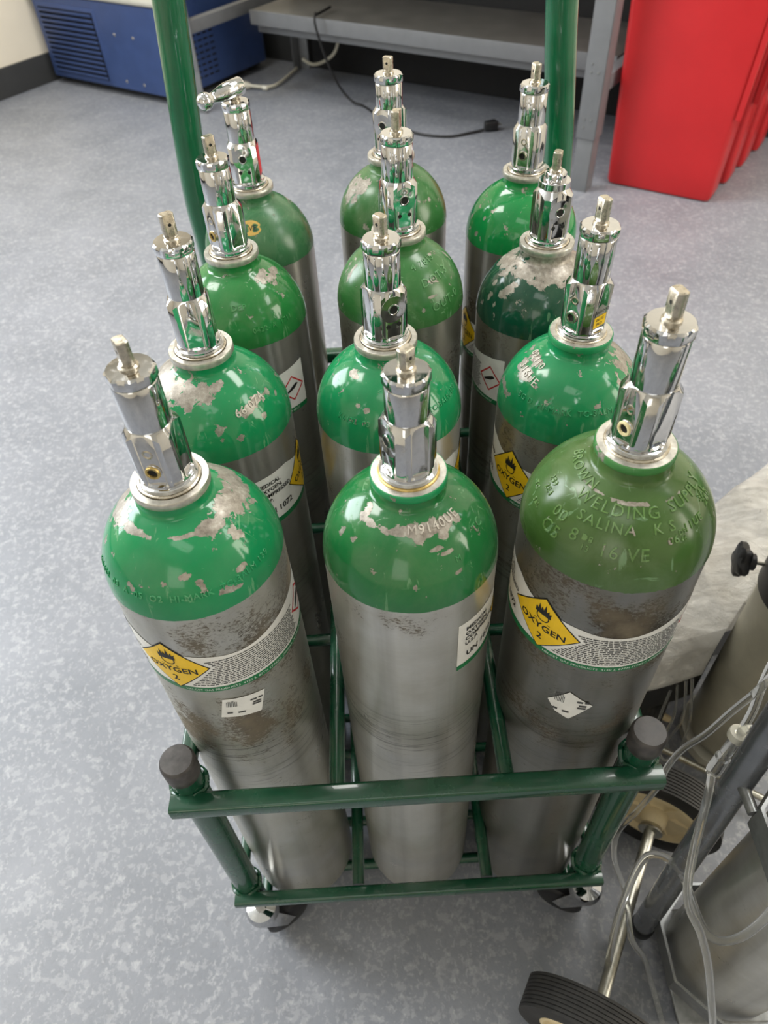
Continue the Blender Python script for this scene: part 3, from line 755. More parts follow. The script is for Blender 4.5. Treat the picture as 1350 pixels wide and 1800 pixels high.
# ------------------------------------------------------------------ green cylinder rack
rack = thing('cylinder_rack', 'green welded steel wheeled rack with two front stub posts holding twelve oxygen cylinders', 'rack', (0, .17, FLOOR), (0, 0, .025))
def unyaw(x, y):
    y -= .17; c_, s_ = cos(-.025), sin(-.025); return (x * c_ - y * s_, x * s_ + y * c_)
def rk(G, name, mat=RACKG, world=False):
    G.v = [(unyaw(x, y) if world else (x, y - .17)) + (z - FLOOR,) for (x, y, z) in G.v]; return G.make(name, mat, rack)
XL, XR, YF, YB = -.1815, .1735, -.080, .495
ZT, ZL = .357, .112
t2 = .0105
def bar(a, b, half, name, mat=RACKG, bev=.0028):
    a = Vector(a); b = Vector(b); n = 5; s = []
    k = half; c = bev
    for (sx, sy) in ((1, 1), (-1, 1), (-1, -1), (1, -1)):
        for j in range(4):
            ang = {(1, 1): 0, (-1, 1): 90, (-1, -1): 180, (1, -1): 270}[(sx, sy)] + j * 30
            s.append((sx * (k - c) + c * cos(radians(ang)), sy * (k - c) + c * sin(radians(ang))))
    G = Geo(); V, Fc = sweep([a, b], 1.0, 12, s); G.add(V, Fc); return rk(G, name, mat)
for z, hh in ((ZT, .0078), (ZL, .0062)):
    bar((XL - hh, YF, z), (XR + hh, YF, z), hh, 'front_rail')
    bar((XL - hh, YB, z), (XR + hh, YB, z), hh, 'rear_rail')
    bar((XL, YF + hh * .9, z), (XL, YB - hh * .9, z), hh * .8, 'side_rail')
    bar((XR, YF + hh * .9, z), (XR, YB - hh * .9, z), hh * .8, 'side_rail')
for z, zc in ((ZT - .003, ZT - .022), (ZL - .002, ZL - .018)):
    for x in (-.0645, .0655):
        rk(Geo().tube([(x, YF + .008, z), (x, YB - .008, z)], .0062, 16), 'divider_rod')
    for y in (.0705, .2085, .346):
        rk(Geo().tube([(XL + .006, y, zc + .006), (XR - .006, y, zc + .006)], .0055, 14), 'cross_rod')
for y in (.012, .15, .285, .42):
    rk(Geo().tube([(XL + .004, y - .028, -.0065), (XR - .004, y - .028, -.0065)], .006, 12), 'support_rod')
    rk(Geo().tube([(XL + .004, y + .022, -.0065), (XR - .004, y + .022, -.0065)], .006, 12), 'support_rod')
for x in (XL + .004, XR - .004):
    rk(Geo().tube([(x, YF + .014, -.0065), (x, YB - .01, -.0065)], .006, 12), 'bottom_side_rod')
    for y in (YF + .03, .17, YB - .03): rk(Geo().tube([(x, y, -.0065), (x, y, ZL - .005)], .005, 12), 'hanger_rod')
# front stub posts with rubber caps
for x in (-.1775, .1675):
    y = -.064
    p = rk(Geo().tube([(x, y, ZL - .008), (x, y, ZT + .038)], .0122, 28), 'front_post')
    c = rk(Geo().lathe([(.0126, ZT + .022), (.0130, ZT + .024), (.0133, ZT + .040), (.0128, ZT + .0425), (.0115, ZT + .044), (.004, ZT + .0443)], 36, Matrix.Translation((x, y, 0))), 'post_cap', CAPM)
    # weld beads
    for z in (ZT + .004, ZL + .004):
        G = Geo()
        ring = [(x + .0132 * cos(a), y + .0132 * sin(a), z + .002 * sin(a * 5)) for a in [2 * pi * k / 24 for k in range(25)]]
        G.tube(ring, .0026, 8); rk(G, 'weld_bead')
# tall rear posts, bending in to the push handle high above the frame
L = spline([(-.196, .497, -.0), (-.202, .5, .30), (-.2055, .5, .50), (-.2065, .5, .58), (-.1935, .5, .74), (-.178, .5, .90), (-.165, .49, .98), (-.12, .46, 1.03), (0, .455, 1.045)], 8)
Rr = spline([(0, .455, 1.045), (.12, .46, 1.03), (.15, .49, .98), (.158, .5, .88), (.1685, .5, .735), (.1835, .5, .59), (.186, .5, .50), (.188, .5, .30), (.19, .497, 0)], 8)
rk(Geo().tube(L, .0152, 24), 'rear_post', POSTG, True); rk(Geo().tube(Rr, .0152, 24), 'rear_post', POSTG, True)
# casters
for (x, y, ang) in ((-.172, -.072, 35), (.176, -.070, 150), (-.176, .482, 60), (.176, .482, 100)):
    M = Matrix.Translation((x, y, 0)) @ Matrix.Rotation(radians(ang), 4, 'Z')
    G = Geo()
    G.lathe([(.006, ZL - .008), (.006, .058), (.0155, .056), (.0178, .050), (.0178, .045), (.014, .041), (.006, .039)], 32, M)
    for sy in (-1, 1):
        G.add([M @ Vector(v) for v in ((-.012, sy * .012, .045), (.012, sy * .012, .045), (.026, sy * .012, -.004), (.014, sy * .012, -.010), (-.012, sy * .0135, .045), (.012, sy * .0135, .045), (.026, sy * .0135, -.004), (.014, sy * .0135, -.010))],
              [(0, 1, 2, 3), (7, 6, 5, 4), (0, 4, 5, 1), (1, 5, 6, 2), (2, 6, 7, 3), (3, 7, 4, 0)])
    cst = rk(G, 'caster', CHROME)
    Wm = M @ frame_z((0, 1, 0), (.020, 0, -.004))
    W = Geo().lathe([(.004, -.0125), (.018, -.011), (.0225, -.0105), (.0255, -.008), (.026, 0), (.0255, .008), (.0225, .0105), (.018, .011), (.004, .0125)], 36, Wm)
    W.v = [(a, b - .17, c_ - FLOOR) for (a, b, c_) in W.v]; W.make('caster_wheel', BLACKP, cst)

# ------------------------------------------------------------------ room shell
def rbox(name, mat, u0, v0, z0, u1, v1, z1, bev=0, parent=None):
    G = Geo().box(u0, v0, z0, u1, v1, z1, bev); G.v = [tuple(room(a, b, c)) for (a, b, c) in G.v]
    return G.make(name, mat, parent)
U0, U1, V0, V1 = -2.92, 3.2, -3.0, 2.5
G = Geo(); G.add([room(U0 - .1, V0 - .1, FLOOR), room(U1 + .1, V0 - .1, FLOOR), room(U1 + .1, V1 + .1, FLOOR), room(U0 - .1, V1 + .1, FLOOR)], [(0, 1, 2, 3)])
struct(G.make('floor', FLOORM, None, False))
struct(rbox('ceiling', CEILM, U0 - .1, V0 - .1, CEIL, U1 + .1, V1 + .1, CEIL + .1))
struct(rbox('wall_left', WALLM, U0 - .1, V0, FLOOR, U0, V1 + .1, CEIL))
struct(rbox('wall_back', WALLM, U0, V1, FLOOR, U1, V1 + .1, CEIL))
struct(rbox('wall_right', WALLM, U1, V0, FLOOR, U1 + .1, V1, CEIL))
struct(rbox('wall_front', WALLM, U0, V0 - .1, FLOOR, U1, V0, CEIL))
struct(rbox('baseboard_left', BASEM, U0, V0, FLOOR, U0 + .012, V1, FLOOR + .102, .002))
struct(rbox('baseboard_back', BASEM, U0 + .012, V1 - .012, FLOOR, U1, V1, FLOOR + .102, .002))

# ------------------------------------------------------------------ blue appliance with white lid (lower left of the room)
def rthing(name, label, cat, u, v, z=FLOOR, group=None):
    p = room(u, v, z); return thing(name, label, cat, p, (0, 0, RA), group)
def lpart(G, name, mat, parent, org):
    G.v = [(a - org[0], b - org[1], c - org[2]) for (a, b, c) in G.v]; return G.make(name, mat, parent)
org = (-2.53, 2.12, FLOOR)
fz = rthing('chest_cooler', 'blue louvred chest cooler with white lid standing in the corner by the wall', 'cooler', *org)
cu0, cu1, cv0, cv1, cz0, cz1 = -2.895, -2.175, 1.845, 2.40, 0.0, .285
G = Geo()
bm = bmesh.new(); bmesh.ops.create_cube(bm, size=1)
for v in bm.verts: v.co = ((cu0 + cu1) / 2 + v.co.x * (cu1 - cu0), (cv0 + cv1) / 2 + v.co.y * (cv1 - cv0), (cz0 + cz1) / 2 + v.co.z * (cz1 - cz0))
bmesh.ops.bevel(bm, geom=[e for e in bm.edges if abs(e.verts[0].co.z - e.verts[1].co.z) > .1], offset=.03, segments=5, profile=.5, affect='EDGES')
G.bm(bm); lpart(G, 'cabinet', BLUE, fz, org)
lpart(Geo().box(cu0 - .006, cv0 - .008, cz1, cu1 + .006, cv1 + .006, cz1 + .07, .02), 'lid', OFFWHITE, fz, org)
lpart(Geo().box(cu0 + .03, cv0 + .03, FLOOR + .012, cu1 - .03, cv1 - .03, cz0 + .002), 'base_plinth', BLACKP, fz, org)
for (a, b) in ((cu0 + .06, cv0 + .07), (cu1 - .06, cv0 + .07), (cu0 + .06, cv1 - .07), (cu1 - .06, cv1 - .07)):
    lpart(Geo().lathe([(.016, FLOOR), (.018, FLOOR + .004), (.018, FLOOR + .014), (.01, FLOOR + .015)], 20, Matrix.Translation((a, b, 0))), 'foot', BLACKP, fz, org)
gu0, gu1, gz0, gz1 = -2.845, -2.535, .018, .245
gr = lpart(Geo().box(gu0 - .012, cv0 - .002, gz0 - .012, gu1 + .012, cv0 + .002, gz1 + .012, .002), 'grille_frame', BLUE, fz, org)
lpart(Geo().box(gu0, cv0 - .0034, gz0, gu1, cv0 - .0022, gz1), 'grille_opening', simple('vent_black', (6, 6, 7), .9), gr, org)
nl = 13
for k in range(nl):
    z = gz0 + (gz1 - gz0) * (k + .5) / nl; h = (gz1 - gz0) / nl * .27
    G = Geo().box(gu0 + .002, -.004, -h, gu1 - .002, .001, h, .0015)
    Mx = Matrix.Translation((0, cv0 - .006, z)) @ Matrix.Rotation(radians(18), 4, 'X')
    G.v = [tuple(Mx @ Vector(v)) for v in G.v]
    lpart(G, 'louver_slat', BLUE, gr, org)
for (a, z) in ((-2.437, .185), (-2.338, .183), (-2.436, .028), (-2.340, .026)):
    lpart(Geo().lathe([(.0058, 0), (.0055, .0015), (.003, .0024), (.0005, .0026)], 16, Matrix.Translation((a, cv0, z)) @ Matrix.Rotation(radians(90), 4, 'X')), 'screw', CHROME, fz, org)
G = Geo()
for r_ in range(9):
    for c_ in range(5):
        v = cv0 + .1 + c_ * .032; z = .03 + r_ * .02
        G.box(cu1 - .001, v, z, cu1 + .0006, v + .022, z + .006)
lpart(G, 'side_vent_slots', HOLE, fz, org)

# ------------------------------------------------------------------ workbench with lower shelf
org = (-1.29, 2.15, FLOOR)
wb = rthing('workbench', 'grey steel workbench with a set-back lower shelf against the back wall', 'workbench', *org)
def wp(name, mat, *a, bev=.0015): return lpart(Geo().box(*a, bev), name, mat, wb, org)
for (u, v, su, sv) in ((-2.075, 1.835, 1, 1), (-.527, 1.835, -1, 1), (-2.045, 2.445, 1, -1), (-.527, 2.445, -1, -1)):
    G = Geo(); ww = .055; th = .003
    for (z0, z1, o_) in ((.115, .82, 0), (FLOOR, .15, .0035)):
        a0, a1 = sorted((u + su * o_, u + su * (ww - o_))); b0, b1 = sorted((v + sv * o_, v + sv * (o_ + th)))
        G.box(a0, b0, z0, a1, b1, z1, .0008)
        a0, a1 = sorted((u + su * o_, u + su * (o_ + th))); b0, b1 = sorted((v + sv * o_, v + sv * (ww - o_)))
        G.box(a0, b0, z0, a1, b1, z1, .0008)
    lg = lpart(G, 'leg', GREYP, wb, org)
    G = Geo()
    for zz in (.145, .165, .28, .30):
        for du in (.018, .038):
            if zz in (.145, .30) and du == .018: continue
            G.lathe([(.0032, 0), (.0028, .0012), (.001, .0018)], 12, Matrix.Translation((u + su * du, v - sv * 0 - (.0005 if sv > 0 else 0), zz)) @ Matrix.Rotation(radians(90), 4, 'X'))
    lpart(G, 'leg_bolts', BAND, lg, org)
wp('lower_shelf', SHELFM, -1.97, 2.10, .214, -.585, 2.455, .250)
wp('shelf_lip', GREYP, -1.97, 2.094, .206, -.585, 2.0995, .252)
wp('under_channel', GREYP, -1.97, 2.13, .175, -.585, 2.16, .2135)
wp('side_rail', GREYP, -2.068, 1.845, .222, -2.036, 2.44, .262)
wp('side_rail', GREYP, -.564, 1.845, .222, -.532, 2.44, .262)
wp('bench_top', SHELFM, -2.07, 1.82, .822, -.50, 2.47, .862)
wp('under_bench_shade', simple('painted_shade_black', (22, 22, 23), .7), -2.0, 2.462, FLOOR + .001, -.56, 2.474, .80)  # black sheet added to stand in for the deep shade under the bench

# ------------------------------------------------------------------ cables
def cable(pts, r, mat, name, label, cat, rm=True, extra=None):
    P = [room(*p) for p in pts] if rm else pts
    o = Vector(P[0] if rm else pts[0]); G = Geo().tube(spline(P, 8), r, 10)
    return G, P
P = [(-1.68, 2.2, .262), (-1.665, 2.10, .262), (-1.652, 2.075, .27), (-1.645, 2.06, .24), (-1.635, 2.085, .145), (-1.618, 2.12, .053), (-1.58, 2.15, -.012), (-1.524, 2.152, -.025), (-1.402, 2.08, -.025), (-1.302, 2.036, -.025), (-1.192, 2.007, -.025), (-1.095, 2.032, -.025), (-1.043, 2.098, -.025), (-1.015, 2.129, -.022)]
t = thing('power_cord', 'long black power cord hanging from the shelf onto the floor', 'cord')
Geo().tube(spline([room(*p) for p in P], 8), .0042, 10).make('cable', CABLE, t)
G = Geo(); M = Matrix.Translation(room(-1.0, 2.15, -.012)) @ Matrix.Rotation(RA + radians(50), 4, 'Z')
bm = bmesh.new(); bmesh.ops.create_cube(bm, size=1)
for v in bm.verts: v.co = (v.co.x * .045 * (1.0 if v.co.x > 0 else 1), v.co.y * (.034 if v.co.x > 0 else .020), v.co.z * .030)
bmesh.ops.bevel(bm, geom=bm.edges[:], offset=.005, segments=3, profile=.5, affect='EDGES'); G.bm(bm, M)
G.make('plug', BLACKP, t)
G = Geo()
for dy in (-.007, .007): G.box(.022, dy - .003, -.001, .038, dy + .003, .001)
G.v = [tuple(M @ Vector(v)) for v in G.v]; G.make('prong', STEEL, t)
t = thing('cable_loop', 'pale looped cable hanging below the workbench shelf', 'cord')
Geo().tube(spline([room(*p) for p in [(-1.87, 2.35, .205), (-1.866, 2.35, .166), (-1.832, 2.35, .132), (-1.80, 2.35, .172), (-1.768, 2.35, .13), (-1.785, 2.35, .08), (-1.83, 2.35, .045), (-1.90, 2.35, .02), (-1.96, 2.36, .03)]], 8), .006, 10).make('cable', WCABLE, t)
t = thing('cable_connector', 'off-white inline cable connector lying on the floor beside the cooler', 'connector')
P = [room(-2.13, 2.11, -.015), room(-2.035, 2.13, -.015)]
M = frame_z(P[1] - P[0], P[0])
Geo().lathe([(.004, 0), (.012, .004), (.014, .02), (.014, .06), (.011, .075), (.006, .082)], 20, M).make('connector_body', WCABLE, t)
Geo().tube(spline([P[1] - (P[1] - P[0]) * .2, room(-1.99, 2.15, -.018), room(-1.975, 2.2, -.02), room(-2.0, 2.30, -.02), room(-2.03, 2.40, -.02)], 8), .006, 10).make('cable', WCABLE, t)
Geo().lathe([(.003, 0), (.009, .002), (.009, .02), (.004, .024)], 16, frame_z(P[1] - P[0], room(-2.0, 2.14, -.019))).make('connector_tip', OFFWHITE, t)

# ------------------------------------------------------------------ red bins standing in a row
def red_bin(u, v, label, back):
    root = rthing('red_bin', label, 'bin', u, v, FLOOR, 'red plastic bins standing one behind another')
    wb_, wt, H, d = .150, .178, .62, .092
    def sec(z, wd, dd, rr=.014, v0=0.0):
        pts = []
        for (sx, sy, a0) in ((1, 1, 0), (-1, 1, 90), (-1, -1, 180), (1, -1, 270)):
            for j in range(5):
                a = radians(a0 + j * 22.5); pts.append((sx * (wd - rr) + rr * cos(a), v0 + sy * (dd - rr) + rr * sin(a), z))
        return pts
    V = []; Fc = []; lv = [(0, .006), (.0, .0), (.006, 0)]
    V += sec(.0, wb_ - .010, d / 2 - .010); V += sec(.004, wb_ - .003, d / 2 - .003); V += sec(.012, wb_, d / 2)
    for k in range(1, 9): V += sec(.012 + (H - .012) * k / 8, wb_ + (wt - wb_) * k / 8, d / 2 + .008 * k / 8)
    V += sec(H, wt - .006, d / 2 + .004); V += sec(.02, wb_ - .006, d / 2 - .006)
    n = 20; m_ = len(V) // n
    for j in range(m_ - 1):
        for k in range(n): k2 = (k + 1) % n; Fc.append((j * n + k, j * n + k2, (j + 1) * n + k2, (j + 1) * n + k))
    Fc.append(tuple(range(n - 1, -1, -1))); Fc.append(tuple((m_ - 1) * n + k for k in range(n)))
    mkmesh('bin_shell', V, Fc, REDP, root)
    G = Geo(); V = sec(H - .03, wt + .014, d / 2 + .014) + sec(H + .002, wt + .014, d / 2 + .014) + sec(H + .002, wt, d / 2 + .01)
    Fc = [(j * 20 + k, j * 20 + (k + 1) % 20, (j + 1) * 20 + (k + 1) % 20, (j + 1) * 20 + k) for j in range(2) for k in range(20)]
    mkmesh('bin_rim', V, Fc, REDP, root)
    # moulded side flange, upper half
    G = Geo()
    for sx in (1,):
        for (z0, z1, w_) in ((.22, .58, .012),):
            x0 = wb_ + (wt - wb_) * z0 / H; x1 = wb_ + (wt - wb_) * z1 / H
            G.add([(sx * (x + dx), y, z) for (x, z, dx) in ((x0, z0, -.002), (x0, z0, w_), (x1, z1, w_), (x1, z1, -.002)) for y in (-.05, -.044)],
                  [(0, 2, 4, 6), (7, 5, 3, 1), (0, 1, 3, 2), (2, 3, 5, 4), (4, 5, 7, 6), (6, 7, 1, 0)])
    G.make('side_flange', REDP, root, False)
    return root
for i, (uc, v, lab) in enumerate(((-.352, 1.978, 'red plastic bin nearest the camera, its whole front face showing'), (-.342, 2.118, 'second red plastic bin from the front, only its right edge showing'),
                   (-.334, 2.255, 'third red plastic bin from the front, narrow strip of its side showing'), (-.324, 2.400, 'red plastic bin furthest back, next to the wall'))):
    red_bin(uc, v - .005, lab, i)

# ------------------------------------------------------------------ film wrapped load at right
def wrapped():
    root = thing('wrapped_equipment', 'bulky low load wrapped in milky white plastic film right of the rack', 'wrapped load', (.50, .32, FLOOR))
    poly = [(.262, .122), (.352, .143), (.392, .200), (.56, .235), (.80, .30), (.86, .50), (.80, .66), (.62, .52), (.51, .425), (.422, .360), (.33, .29), (.262, .24)]
    # closed spline
    n = len(poly); P = []
    for i in range(n):
        a, b, c, d = [Vector(poly[(i + k) % n] + (0,)) for k in (-1, 0, 1, 2)]
        for k in range(12):
            t = k / 12; lin = b.lerp(c, t)
            cr = .5 * ((2 * b) + (c - a) * t + (2 * a - 5 * b + 4 * c - d) * t * t + (3 * b - a - 3 * c + d) * t ** 3)
            P.append(lin.lerp(cr, .35))
    cen = Vector((.52, .33, 0)); N = len(P); V = []; Fc = []
    rings = []
    zt = .20
    for k in range(1, 41):
        f = k / 40; rings.append((f, zt - .012 * max(0, f - .93) / .07))
    for (f, z) in ((1.006, .180), (1.010, .165), (1.008, .150), (1.014, .135), (1.0, .122), (.985, .118), (.97, .122)): rings.append((f, z))
    V.append((cen.x, cen.y, zt + .02))
    for j, (f, z) in enumerate(rings):
        for i, p in enumerate(P):
            q = cen + (p - cen) * f
            w1 = noise.noise(Vector((q.x * 9, q.y * 9, 3))) * .020 + noise.noise(Vector((q.x * 26 + 4, q.y * 40, 1))) * .006 + abs(noise.noise(Vector((q.x * 60, q.y * 34, 9)))) * .006
            if f < 1.001:
                zz = z + w1 * min(1, (1.02 - f) * 6) + .02 * (1 - f)
                V.append((q.x, q.y, zz))
            else:
                wv = noise.noise(Vector((i * .21, z * 20, 0))) * .008 + noise.noise(Vector((i * .55, z * 9, 5))) * .004
                d = (p - cen).normalized(); V.append((q.x + d.x * wv, q.y + d.y * wv, z + noise.noise(Vector((i * .15, 2, 0))) * .008))
    for i in range(N): Fc.append((0, 1 + i, 1 + (i + 1) % N))
    for j in range(len(rings) - 1):
        for i in range(N):
            i2 = (i + 1) % N; Fc.append((1 + j * N + i, 1 + (j + 1) * N + i, 1 + (j + 1) * N + i2, 1 + j * N + i2))
    V = [(x - .5, y - .32, z - FLOOR) for (x, y, z) in V]
    o = mkmesh('plastic_film', V, Fc, FILM, root); 
    # body below, its black standing in for the shade there, carried on short legs
    G = Geo(); V = []; ins = [cen + (p - cen) * .93 for p in P[::4]]; n2 = len(ins)
    for z in (.05, .135): V += [(p.x - .5, p.y - .32, z - FLOOR) for p in ins]
    Fc = [(k, (k + 1) % n2, n2 + (k + 1) % n2, n2 + k) for k in range(n2)] + [tuple(range(n2 - 1, -1, -1)), tuple(range(n2, 2 * n2))]
    mkmesh('shade_body', V, Fc, BLACKP, root)
    for (x, y) in ((.33, .19), (.46, .33), (.74, .36), (.74, .52)):
        G = Geo().lathe([(.012, FLOOR), (.014, FLOOR + .005), (.014, .05), (.012, .052)], 16, Matrix.Translation((x, y, 0)))
        G.v = [(a - .5, b - .32, c - FLOOR) for a, b, c in G.v]; G.make('leg', BLACKP, root)
    # loose film ends hanging from the edge
    G = Geo()
    for (a, b, c, d) in (((.318, .128, .125), (.326, .120, .07), (.318, .108, .03), (.322, .118, -.01)), ((.330, .134, .125), (.338, .118, .06), (.33, .112, .01), (.345, .108, -.024)),
                         ((.338, .136, .125), (.345, .124, .08), (.350, .117, .04), (.352, .112, -.02)), ((.322, .118, -.01), (.330, .104, -.024), (.345, .104, -.025), (.355, .114, -.02)), ((.31, .124, .12), (.306, .112, .05), (.313, .104, -.0), (.325, .104, -.022))):
        G.tube(spline([a, b, c, d], 8), .0016, 8)
    G.v = [(x - .5, y - .32, z - FLOOR) for (x, y, z) in G.v]
    G.make('loose_film_strands', CLEAR, root)
wrapped()

# ------------------------------------------------------------------ wheels, carts and cylinders at lower right
def wheel(parent, c, axis, R=.075, wd=.034, org=(0, 0, 0), small=False):
    M = frame_z(axis, Vector(c) - Vector(org))
    h = wd / 2; prof = [(R * .66, -h * .80), (R * .76, -h * .95), (R * .88, -h), (R * .965, -h * .9)]
    gn = 9
    for k in range(gn):
        a = -h * .82 + k * (h * 1.64 / (gn - 1)); prof += [(R, a - h * .06), (R * .999, a + h * .07)]
        if k < gn - 1: prof += [(R * .982, a + h * .10), (R * .982, a + h * .13)]
    prof += [(R * .965, h * .9), (R * .88, h), (R * .76, h * .95), (R * .66, h * .80)]
    V, Fc = revolve(prof, 72, False)
    n = 72; m_ = len(prof)
    for k in range(n): k2 = (k + 1) % n; Fc.append(((m_ - 1) * n + k, (m_ - 1) * n + k2, k2, k))
    G = Geo(); G.add([M @ Vector(v) for v in V], Fc); wh = G.make('wheel', TYRE, parent)
    for sg in (-1, 1):
        D = M @ Matrix.Scale(sg, 4, (0, 0, 1))
        G = Geo().lathe([(R * .70, h * .5), (R * .69, h * .86), (R * .64, h * .90), (R * .60, h * .55), (R * .30, h * .35), (R * .21, h * .5), (R * .20, h * 1.15), (R * .16, h * 1.4), (R * .08, h * 1.5)], 56, D, False); G.make('hub', CREAM, wh)
        G = Geo()
        for k in range(6):
            a = k * pi / 3; ca, sa = cos(a), sin(a)
            pts = [(R * .16, -.0006, h * .52), (R * .16, .0006, h * .52), (R * .60, .0006, h * .62), (R * .60, -.0006, h * .62), (R * .16, -.0022, h * .3), (R * .16, .0022, h * .3), (R * .62, .0022, h * .4), (R * .62, -.0022, h * .4)]
            G.add([D @ Vector((x * ca - y * sa, x * sa + y * ca, z)) for (x, y, z) in pts], [(0, 1, 2, 3), (0, 4, 5, 1), (1, 5, 6, 2), (3, 2, 6, 7), (0, 3, 7, 4)])
        G.make('hub_ribs', CREAM, wh)
    return wh

C2 = Vector((.3166, -.1275, FLOOR + .02))
cart = thing('cylinder_cart', 'grey two wheeled single cylinder cart with long zinc axle at lower right', 'cart', (.24, -.09, FLOOR))
co = Vector((.24, -.09, FLOOR))
def cp(G, name, mat, parent=cart, o=co):
    G.v = [(x - o.x, y - o.y, z - o.z) for (x, y, z) in G.v]; return G.make(name, mat, parent)
AX = Vector((-.091, -.161, 0)).normalized()
h1 = Vector((.274, .003, .045)); h2_ = Vector((.176, -.170, .042))
cp(Geo().tube([h1 - AX * .03, h2_ + AX * .03], .0062, 20), 'axle', STEEL)
wheel(cart, h1 - AX * .018, AX, .072, .036, co)
wheel(cart, h2_ + AX * .024, AX, .070, .036, co)
cp(Geo().lathe([(.007, 0), (.0135, .001), (.0135, .003), (.007, .004)], 32, frame_z(AX, h1 + AX * .011)), 'axle_washer', STEEL)
cp(Geo().tube([(.2470, -.0925, -.004), (.2680, -.0330, .9)], .0116, 28), 'post', CARTG)
cp(Geo().tube([(.2600, -.0800, .02), (.2810, -.0205, .9)], .0055, 20), 'back_brace_tube', CARTG)
cp(Geo().lathe([(.0115, -.012), (.0125, -.010), (.0125, .004), (.0117, .006)], 28, Matrix.Translation((.2470, -.0925, 0))), 'post_foot', BLACKP)
# octagonal steel bands round the cylinder
def band(z, hgt, th=.0028, R=.0690, rot=22):
    V = []; Fc = []; c = C2; n = 8
    for rr in (R, R - th):
        for zz in (z, z + hgt):
            for k in range(n):
                a = radians(rot + 45 * k); V.append((c.x + rr * cos(a), c.y + rr * sin(a), zz))
    for k in range(n):
        k2 = (k + 1) % n
        Fc += [(k, k2, n + k2, n + k), (2 * n + k2, 2 * n + k, 3 * n + k, 3 * n + k2), (n + k, n + k2, 3 * n + k2, 3 * n + k), (k2, k, 2 * n + k, 2 * n + k2)]
    G = Geo(); G.add(V, Fc); return G
def bandp(z, h):
    G = band(z, h); G.v = [(x - co.x, y - co.y, zz - co.z) for (x, y, zz) in G.v]; G.make('retaining_band', BAND, cart, False)
bandp(.018, .026); bandp(.325, .030)
cp(Geo().tube([(.2535, -.100, .031), (.2490, -.090, .031)], .0045, 12), 'band_bracket', BAND); cp(Geo().tube([(.2535, -.099, .340), (.2525, -.070, .340)], .0045, 12), 'band_bracket', BAND)
cp(Geo().box(.262, -.182, -.014, .372, -.075, -.010, .002), 'base_plate', BAND)
for (x, y) in ((.272, -.172), (.362, -.172), (.362, -.085), (.272, -.085)):
    cp(Geo().box(x - .006, y - .006, FLOOR, x + .006, y + .006, -.0135, .002), 'base_foot', BAND)

def plain_cylinder(name, label, loc, mat, tone=0):
    root = thing(name, label, 'gas cylinder', loc)
    prof = [(.0005, .0035), (.034, .0008), (.0395, 0), (.0445, .0012), (.0490, .0042), (.0525, .0088), (.0545, .0145), (R0, .021), (R0, .2), (R0, .4), (R0, ZB)]
    V, Fc = revolve(prof, 96, False); Fc.append(tuple(range(95, -1, -1))); mkmesh('body', V, Fc, mat, root)
    V, Fc = revolve(DP, 96, False); mkmesh('shoulder', V, Fc, PG['grass'], root)
    Geo().lathe([(.0198, .611), (.0224, .613), (.0224, .617), (.0172, .6175)], 48).make('neck_collar', COLLARM, root)
    make_valve(root, .619, 'A', -40)
    return root
plain_cylinder('oxygen_cylinder', 'grey aluminium oxygen cylinder standing in the octagonal bands of the two wheeled cart', (C2.x, C2.y, -.0098), AL['bright'])

# second cart: pale cylinder, black pole, strap clamp with knob, thin axle
CB = Vector((.424, .135))
plain_cylinder('oxygen_cylinder', 'pale grey cylinder with white base rim standing behind the clear tubing', (CB.x, CB.y, -.012), simple('pale_dull_aluminium', (182, 179, 164), .4, .15, .12, 30))
ct3 = thing('pole_cart', 'black pole and thin steel axle behind the near cart', 'cart', (.40, .07, FLOOR)); o3 = Vector((.40, .07, FLOOR))
cp(Geo().tube([(.405, .066, FLOOR + .01), (.405, .066, .8)], .011, 24), 'pole', BLACKP, ct3, o3)
cp(Geo().lathe([(.0118, .135), (.0128, .137), (.0128, .150), (.0118, .152)], 28, Matrix.Translation((.405, .066, 0))), 'pole_collar', STEEL, ct3, o3)
cp(Geo().tube([(.286, .128, .005), (.430, .035, .005)], .0045, 16), 'axle', STEEL, ct3, o3)
cp(Geo().lathe([(.060, -.0285), (.0605, -.012), (.0575, -.0118), (.057, -.016), (.001, -.016)], 64, Matrix.Translation((CB.x, CB.y, 0))), 'base_cup', OFFWHITE, ct3, o3)
G = Geo().lathe([(.0568, .285), (.059, .285), (.059, .335), (.0568, .335)], 64, Matrix.Translation((CB.x, CB.y, 0)), False); cp(G, 'strap_clamp', BLACKP, ct3, o3)
kd = Vector((-.97, .22, .08)).normalized(); ks = Vector((.372, .163, .305))
cp(Geo().tube([ks + kd * -.008, ks + kd * .017], .0021, 14), 'clamp_bolt', STEEL, ct3, o3)
M = frame_z(kd, ks + kd * .010)
V, Fc = polar([lambda a: (.0042, 0), lambda a: (.0052, .0005), lambda a: (.0052, .0060), lambda a: (.0092 + .0012 * cos(5 * a), .0068), lambda a: (.0102 + .0014 * cos(5 * a), .0085), lambda a: (.0102 + .0014 * cos(5 * a), .0125), lambda a: (.0088 + .001 * cos(5 * a), .0142), lambda a: (.003, .0148)], 60)
G = Geo(); G.add([M @ Vector((v[0] * 1.7, v[1] * 1.7, v[2] * 1.25)) for v in V], Fc); cp(G, 'clamp_knob', BLACKP, ct3, o3)
cw = Vector((.318, .168, -.004)); wheel(ct3, cw, (.84, -.54, 0), .026, .05, o3)

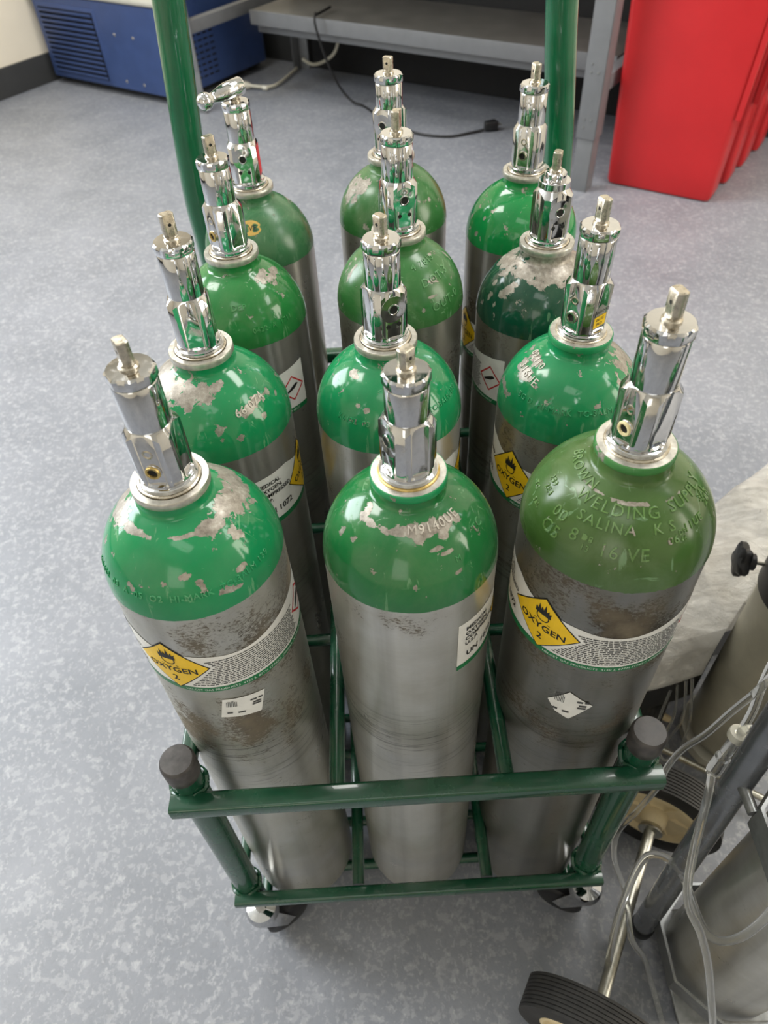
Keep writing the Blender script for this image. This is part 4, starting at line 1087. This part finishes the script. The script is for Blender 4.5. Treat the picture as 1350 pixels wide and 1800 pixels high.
# ------------------------------------------------------------------ clear oxygen tubing
def tubing(name, label, pts, r=.0036, mat=CLEAR):
    o = Geo().tube(spline(pts, 8), r, 12).make(name, mat, None); return tag(o, label, 'tubing')
tubing('oxygen_tubing', 'thick clear tube arching over the axle and round the grey cylinder', [(.178, -.178, .02), (.189, -.146, .03), (.192, -.117, .1), (.203, -.092, .14), (.217, -.074, .16), (.228, -.073, .17), (.240, -.083, .175), (.248, -.1, .17), (.251, -.123, .167), (.252, -.14, .174), (.254, -.151, .195), (.255, -.158, .239), (.256, -.158, .288), (.258, -.152, .33), (.27, -.13, .36)])
tubing('oxygen_tubing', 'clear tube running from behind the rack cap down to the floor by the axle', [(.29, -.02, .44), (.271, -.026, .42), (.261, -.031, .4), (.26, -.022, .35), (.256, -.016, .3), (.251, -.007, .25), (.243, -.011, .22), (.235, -.022, .2), (.236, -.013, .12), (.226, -.015, .06), (.219, -.039, .05), (.221, -.068, .055), (.219, -.09, .06), (.216, -.118, .058), (.232, -.13, .03), (.241, -.14, .0), (.248, -.156, -.02), (.251, -.187, -.026)], .0030)
cn = thing('inline_valve', 'clear plastic inline tubing valve with white collar and its attached tubes', 'connector', (.254, -.046, .355))
cno = Vector((.254, -.046, .355))
def cnp(G, n, m): return cp(G, n, m, cn, cno)
a, b = Vector((.256, -.045, .358)), Vector((.249, -.051, .302)); d = (b - a).normalized(); Ln = (b - a).length
cnp(Geo().lathe([(.0045, -.004), (.0078, -.003), (.0082, 0), (.0078, .004), (.0045, .005)], 28, frame_z(d, a)), 'white_collar', OFFWHITE)
cnp(Geo().lathe([(.0040, .004), (.0048, .006), (.0048, Ln * .55), (.0062, Ln * .58), (.0064, Ln * .9), (.0050, Ln), (.003, Ln + .001)], 28, frame_z(d, a)), 'valve_barrel', CLEAR)
cnp(Geo().tube(spline([(.249, -.051, .302), (.240, -.067, .308), (.226, -.091, .31), (.215, -.113, .3), (.21, -.132, .28), (.214, -.143, .26), (.224, -.154, .24), (.237, -.167, .2), (.252, -.182, .14), (.268, -.2, .07), (.279, -.213, .01), (.284, -.225, -.022)], 8), .0034, 12), 'lower_tube', CLEAR)
cnp(Geo().tube(spline([(.256, -.045, .358), (.262, -.037, .38), (.267, -.026, .4), (.277, -.012, .42), (.29, 0, .45)], 8), .0034, 12), 'upper_tube', CLEAR)
cnp(Geo().tube(spline([(.2545, -.046, .362), (.258, -.047, .372), (.266, -.052, .375), (.275, -.064, .38), (.29, -.08, .39)], 8), .0034, 12), 'side_tube', CLEAR)
